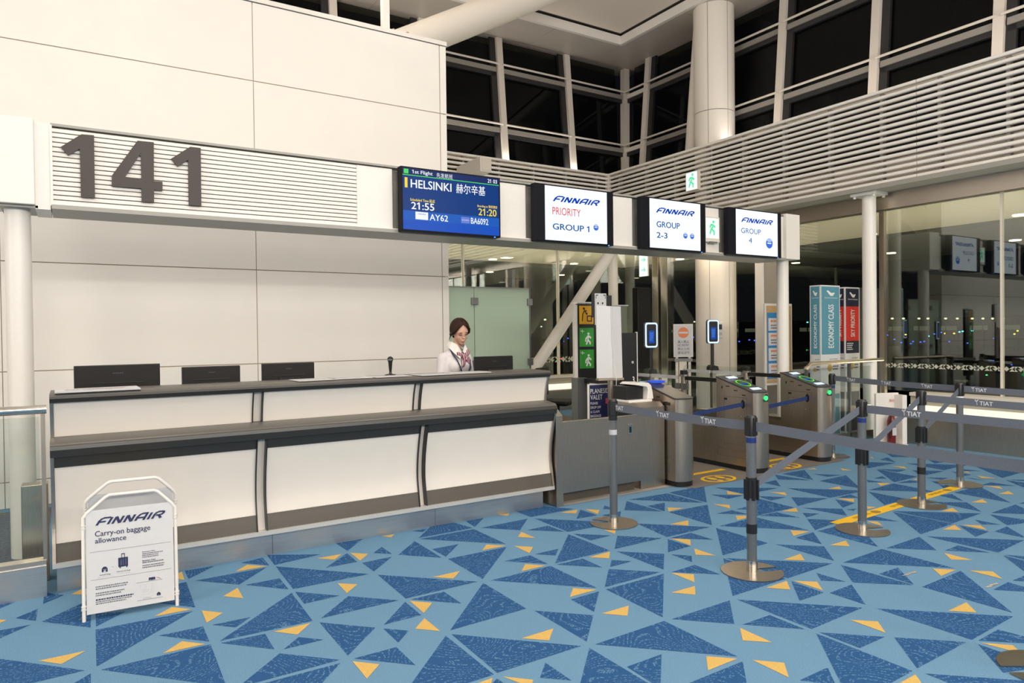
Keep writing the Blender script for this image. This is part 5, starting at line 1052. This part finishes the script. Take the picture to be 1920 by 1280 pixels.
build(MB().box(6.12, 6.72, 7.60, 7.615, .0045, 1.90), 'panel', glass('grey_glass', (.5, .55, .48), .8, .1, .75, (.33, .35, .28)), gp); build(MB().box(6.12, 6.74, 7.59, 7.62, 1.90, 1.915), 'top_edge', LGREY, gp)
o = build(MB().box(7.02, 7.28, 7.7, 7.82, .0045, 2.18), 'dark_totem', BLACKM, None, bevel=.01); tag(o, 'plain dark totem standing behind the first face tablet', 'totem')
pv = thing('valet_sign', 'navy PLANESIDE VALET floor sign behind the side panel', 'sign', (4.72, 5.78, 0), -.1, local=True)
build(MB().box(-.155, .155, -.008, .008, .40, .985), 'board', WHITEP, pv, bevel=.003); build(MB().box(-.135, .15, -.010, -.008, .42, .975), 'poster', NAVY, pv)
for s_, z0, z1, u1 in (('PLANESIDE', .885, .935, .27), ('VALET', .82, .87, .16), ('PLEASE', .77, .795, .10), ('DROP OFF', .725, .75, .14), ('& CLAIM', .68, .705, .12), ('BAGGAGE', .635, .66, .14), ('HERE', .59, .615, .08)): place(textmesh(s_, .0), (.01, z0-.42, u1, z1-.42), (-.135, -.0102, .42), X_, Z_, 'lettering', WHITEPR, pv, .001)
rect((.20, .35, .28, .41), (-.135, -.0102, .42), X_, Z_, 'pink_tag', PINK, pv, .001); build(MB().box(-.15, .15, -.05, .12, .0045, .02), 'foot', POST, pv); build(MB().box(-.02, .02, -.004, .01, .02, .42), 'leg', POST, pv)
# chair, dark, behind the counter end
ch = thing('office_chair', 'black office chair half hidden behind the counter end', 'chair', (6.2, 8.6, 0), .6, local=True)
build(MB().box(-.24, .24, -.24, .24, .44, .51), 'seat', BLACKM, ch, bevel=.03); build(MB().box(-.23, .23, .22, .29, .56, 1.0), 'backrest', BLACKM, ch, bevel=.03); build(MB().lathe([(.03, .08), (.03, .44)], (0, 0, 0), 12), 'column', BLACK, ch, smooth=True)
build(MB().box(-.02, .02, .2, .27, .45, .62), 'back_strut', BLACK, ch)
for k in range(5):
    a = k*2*math.pi/5; build(MB().tube([(0, 0, .10), (.28*math.cos(a), .28*math.sin(a), .06)], .018, 8), 'leg', BLACK, ch); build(MB().lathe([(.025, .005), (.025, .05)], (.28*math.cos(a), .28*math.sin(a), 0), 10), 'castor', BLACK, ch)
# fire extinguisher box
fe = thing('extinguisher_stand', 'white floor stand holding a fire extinguisher beside the glass balustrade', 'stand', (8.88, 5.0, 0), -.35, local=True)
build(MB().box(-.17, .17, .06, .10, .0, .70), 'back_board', WHITEP, fe, bevel=.01); build(MB().box(-.17, .17, -.10, .10, .0, .05), 'tray', WHITEP, fe, bevel=.008)
build(MB().box(.10, .17, -.08, .10, .05, .68), 'side_board', WHITEP, fe, bevel=.008); place(textmesh('消火器', .01), (.19, .58, .30, .62), (-.17, .0595, 0), X_, Z_, 'lettering', REDPR, fe, .001)
ex = thing('fire_extinguisher', 'red fire extinguisher with black hose in its white stand', 'extinguisher', (8.85, 4.98, .05), -.35, local=True)
build(MB().lathe([(.045, 0), (.05, .01), (.05, .30), (.035, .36), (.015, .38)], (0, 0, 0), 20), 'cylinder', mat('extinguisher_red', (.17, .012, .012), .35), ex, smooth=True); build(MB().box(-.012, .012, -.012, .05, .38, .43), 'valve', BLACK, ex); build(MB().tube([(.0, -.02, .40), (-.05, -.05, .36), (-.065, -.05, .2), (-.06, -.05, .08)], .008, 8), 'hose', BLACK, ex, smooth=True)
rect((0, 0, .06, .10), (-.03, -.0515, .12), X_, Z_, 'label', LGREY, ex); build(MB().tube([(0, -.02, .43), (.0, -.02, .45), (.02, -.02, .47), (-.02, -.02, .47), (0, -.02, .45)], .006, 6), 'pull_ring', YELPR, ex)

# ================================================================== AGENT
pe = thing('person', 'uniformed agent with tied brown hair, white blouse and red scarf behind the counter', 'person', (3.13, 6.03, .003), .22, local=True)
HC = Vector((0, -.075, 1.545))                     # head centre
HR = Matrix.Rotation(-.27, 3, 'Z') @ Matrix.Rotation(-.06, 3, 'Y') @ Matrix.Rotation(math.radians(17), 3, 'X')
def hp(p): return HC+HR @ Vector(p)
def remesh(mb, nm, m, parent, vox, smooth_it=4):
    me = bpy.data.meshes.new(nm); me.from_pydata([tuple(p) for p in mb.v], [], mb.f)
    tmp = bpy.data.objects.new('tmp', me); COL.objects.link(tmp)
    r = tmp.modifiers.new('r', 'REMESH'); r.mode = 'VOXEL'; r.voxel_size = vox
    sm = tmp.modifiers.new('s', 'SMOOTH'); sm.iterations = smooth_it; sm.factor = .5
    bpy.context.view_layer.update(); dg = bpy.context.evaluated_depsgraph_get()
    me2 = bpy.data.meshes.new_from_object(tmp.evaluated_get(dg)); bpy.data.objects.remove(tmp)
    for p in me2.polygons: p.use_smooth = True
    me2.materials.clear(); return link(nm, me2, m, parent)
def chain(mb, pts, rs, n=12):
    for p, r in zip(pts, rs): mb.ell(p, (r, r, r), n)
    mb.tube(pts, rs, n)
def arm(s): return [(s*.145, .012, 1.292), (s*.188, -.005, 1.05), (s*.15, -.26, .96)]
body = MB()
# legs, hips, torso
for s in (-1, 1):
    chain(body, [(s*.085, 0, .86), (s*.08, -.01, .47), (s*.075, .02, .09)], [.085, .055, .038]); body.ell((s*.075, -.045, .035), (.04, .115, .035))
body.ell((0, .01, .90), (.165, .115, .13)); body.ell((0, 0, 1.06), (.125, .09, .14)); body.ell((0, 0, 1.22), (.15, .10, .15)); body.ell((0, .005, 1.325), (.145, .07, .06))
for s in (-1, 1):
    body.ell((s*.062, -.07, 1.22), (.062, .055, .06)); chain(body, arm(s), [.046, .039, .027])
    # hand: palm, four fingers, thumb
    wv = Vector(arm(s)[2]); d = Vector((-s*.10, -.95, -.25)).normalized(); side = Vector((-s, 0, 0)); side = (side-d*side.dot(d)).normalized(); dn = d.cross(side)*s
    body.ell(wv+d*.05, (.036, .05, .018))
    for k, L_ in enumerate((.062, .072, .068, .052)):
        b0 = wv+d*.085+side*(.027-.018*k); chain(body, [b0, b0+d*L_*.5-Vector((0, 0, .008)), b0+d*L_*.9-Vector((0, 0, .03))], [.0088, .0084, .0074], 8)
    tb_ = wv+d*.03+side*.032; chain(body, [tb_, tb_+d*.03+side*.02, tb_+d*.06+side*.022-Vector((0, 0, .01))], [.011, .010, .008], 8)
chain(body, [(0, .0, 1.35), (0, -.03, 1.43), hp((0, .02, -.06))], [.05, .046, .046])
# head
def he(c, r): body.ell(hp(c), r, 18, HR, 12)
he((0, .012, .028), (.076, .092, .092)); he((0, -.018, -.042), (.055, .064, .066)); he((0, -.052, -.088), (.026, .024, .022)); he((0, -.028, .02), (.066, .058, .062))
for s in (-1, 1): he((s*.033, -.047, -.030), (.025, .026, .030)); he((s*.076, .012, -.012), (.010, .019, .028)); he((s*.032, -.062, .017), (.022, .018, .010))
he((0, -.083, -.008), (.0085, .012, .024)); he((0, -.094, -.028), (.0105, .011, .0095)); he((0, -.076, -.062), (.022, .013, .013))
bo = remesh(body, 'body', SKIN, pe, .0065, 3)
# face
for s in (-1, 1):
    build(MB().ell(hp((s*.031, -.0795, -.001)), (.0165, .004, .0036), 12, HR), 'eyelash', HAIR, pe, True)
    build(MB().ell(hp((s*.031, -.0785, -.0045)), (.0125, .004, .003), 12, HR), 'eye', mat('eye_white', (.5, .42, .38), .3) if 'eye_white' not in MATS else MATS['eye_white'], pe, True)
    build(MB().ell(hp((s*.033, -.0815, .019)), (.019, .004, .0028), 12, HR @ Matrix.Rotation(s*.12, 3, 'Y')), 'eyebrow', HAIR, pe, True)
build(MB().ell(hp((0, -.0925, -.0605)), (.0150, .005, .0030), 12, HR), 'upper_lip', LIPS, pe, True); build(MB().ell(hp((0, -.0915, -.0675)), (.0125, .0055, .0036), 12, HR), 'lower_lip', LIPS, pe, True)
# hair: cap with a centre parting, open over the face, and a low bun
hm = MB(); n, m_ = 120, 72; rad = Vector((.0875, .103, .106)); c0 = Vector((0, .016, .026)); vs, keep = [], []
for i in range(m_+1):
    t_ = math.pi*i/m_
    for k in range(n):
        p_ = 2*math.pi*k/n; q = Vector((math.sin(t_)*math.cos(p_), math.sin(t_)*math.sin(p_), -math.cos(t_))); rr_ = 1.0-.035*math.exp(-(q.x/.10)**2)*(1 if q.y < .35 else 0)+.012*math.sin(p_*9)
        p3 = c0+Vector((q.x*rad.x, q.y*rad.y, q.z*rad.z))*rr_
        ax = abs(p3.x); line = .093-ax*.72-max(0, ax-.055)*2.2
        face = p3.y < .012 and p3.z < line
        low_ = p3.z < -.030+max(0, -p3.y-.0)*0 and p3.y < .05 or p3.z < -.075
        vs.append(hp(p3)); keep.append(not (face or low_))
fs = [f for f in [(i*n+k, i*n+(k+1) % n, (i+1)*n+(k+1) % n, (i+1)*n+k) for i in range(m_) for k in range(n)] if all(keep[j] for j in f)]
hm.add(vs, fs); hair = build(hm, 'hair', HAIR, pe, smooth=True, solid=-.007)
build(MB().ell(hp((0, .118, -.02)), (.045, .038, .042), 18, HR), 'bun', HAIR, hair, True)
for s in (-1, 1): build(MB().tube([hp((s*.03, -.072, .088)), hp((s*.066, -.052, .045)), hp((s*.079, -.022, .005)), hp((s*.083, .025, -.022)), hp((s*.055, .08, -.04))], [.006, .016, .018, .016, .01], 10), 'side_hair', HAIR, hair, True)
build(MB().tube([hp((-.082, .03, -.03)), hp((-.088, .035, -.06)), hp((-.09, .04, -.085))], [.006, .004, .0015], 6), 'loose_strand', HAIR, hair, True)
# blouse
bl_ = MB(); e = .013
bl_.ell((0, 0, 1.06), (.132+e, .098+e, .16)); bl_.ell((0, 0, 1.22), (.15+e, .10+e, .155)); bl_.ell((0, .005, 1.322), (.142+e, .072+e, .062)); bl_.ell((0, .005, 1.36), (.085, .062, .045)); bl_.ell((0, .005, .95), (.155+e, .11+e, .10))
for s in (-1, 1): bl_.ell((s*.062, -.07, 1.22), (.062+e, .055+e, .06+e)); chain(bl_, arm(s)[:2]+[tuple(Vector(arm(s)[1]).lerp(Vector(arm(s)[2]), .82))], [.046+e, .041+e, .034+e])
remesh(bl_, 'blouse', BLOUSE, pe, .010, 3)
sk = MB(); sk.lathe([(.0, .46), (.19, .46), (.195, .6), (.19, .8), (.175, .92), (.15, 1.0), (0, 1.0)], (0, .01, 0), 28); sk.v = [(x, y*.75, z) for x, y, z in sk.v]; build(sk, 'skirt', SKIRT, pe, smooth=True)
for s in (-1, 1): build(MB().ell((s*.075, -.05, .035), (.046, .125, .035)), 'shoe', BLACK, pe, True)
# collar, scarf, lanyard
for s in (-1, 1):
    c_ = [(s*.010, -.098, 1.362), (s*.046, -.088, 1.425), (s*.062, -.03, 1.452), (s*.060, .03, 1.455), (s*.078, .03, 1.415), (s*.100, -.035, 1.392), (s*.088, -.105, 1.335), (s*.048, -.128, 1.292)]
    build(MB().add(c_, [(0, 1, 6, 7), (1, 2, 5, 6), (2, 3, 4, 5)] if s > 0 else [(7, 6, 1, 0), (6, 5, 2, 1), (5, 4, 3, 2)]), 'collar', COLLARM, pe, solid=.006)
    build(MB().tube([(s*.05, .03, 1.405), (s*.088, -.055, 1.35), (s*.080, -.128, 1.275), (s*.062, -.150, 1.21), (s*.03, -.150, 1.13), (0, -.140, 1.06)], .006, 8), 'lanyard', NAVY, pe, True)
scf = MB()
for c, r, R3 in (((.0, -.118, 1.318), (.026, .016, .020), (0, 0, 0)), ((-.042, -.115, 1.330), (.044, .013, .022), (0, .5, 0)), ((.045, -.118, 1.33), (.046, .014, .026), (0, -.5, .2)), ((.055, -.128, 1.275), (.022, .010, .055), (0, -.5, 0)), ((-.008, -.138, 1.262), (.022, .010, .05), (0, .2, 0)), ((.075, -.10, 1.362), (.024, .012, .022), (0, 0, 0))):
    R_3 = Matrix.Rotation(R3[2], 3, 'Z') @ Matrix.Rotation(R3[1], 3, 'Y'); scf.ell(c, r, 14, R_3)
m, N, L, b = nmat('striped_scarf'); b.inputs['Roughness'].default_value = .6
tc = N.new('ShaderNodeTexCoord'); wv_ = N.new('ShaderNodeTexWave'); wv_.inputs['Scale'].default_value = 17; wv_.inputs['Distortion'].default_value = 3; rp_ = N.new('ShaderNodeValToRGB'); rp_.color_ramp.interpolation = 'CONSTANT'
L.new(tc.outputs['Object'], wv_.inputs[0]); L.new(wv_.outputs[0], rp_.inputs[0]); L.new(rp_.outputs[0], b.inputs['Base Color'])
el = rp_.color_ramp.elements; el[0].color = (.03, .015, .07, 1); el[1].position = .32; el[1].color = (.50, .035, .11, 1); x_ = el.new(.74); x_.color = (.72, .60, .58, 1)
build(scf, 'scarf', m, pe, True)

# scraps of old tape left on the carpet
for k, (px, py, lab) in enumerate(((1704, 1076, 'scuffed beige tape scrap on the carpet between two dark triangles'), (1858, 1098, 'scuffed beige tape scrap on the carpet beside a yellow triangle'))):
    x, y = PG(px, py); mb = MB()
    mb.prism([(x-.07, y+.005), (x-.03, y-.012), (x+.02, y-.004), (x+.07, y-.015), (x+.08, y+.006), (x+.02, y+.012), (x-.02, y+.008)], 'z', .0018, .0026)
    o = build(mb, 'tape_scrap', mat('tape_scrap%d' % k, (.36, .33, .29), .8, noise=.5, nscale=60)); tag(o, lab, 'tape scrap')
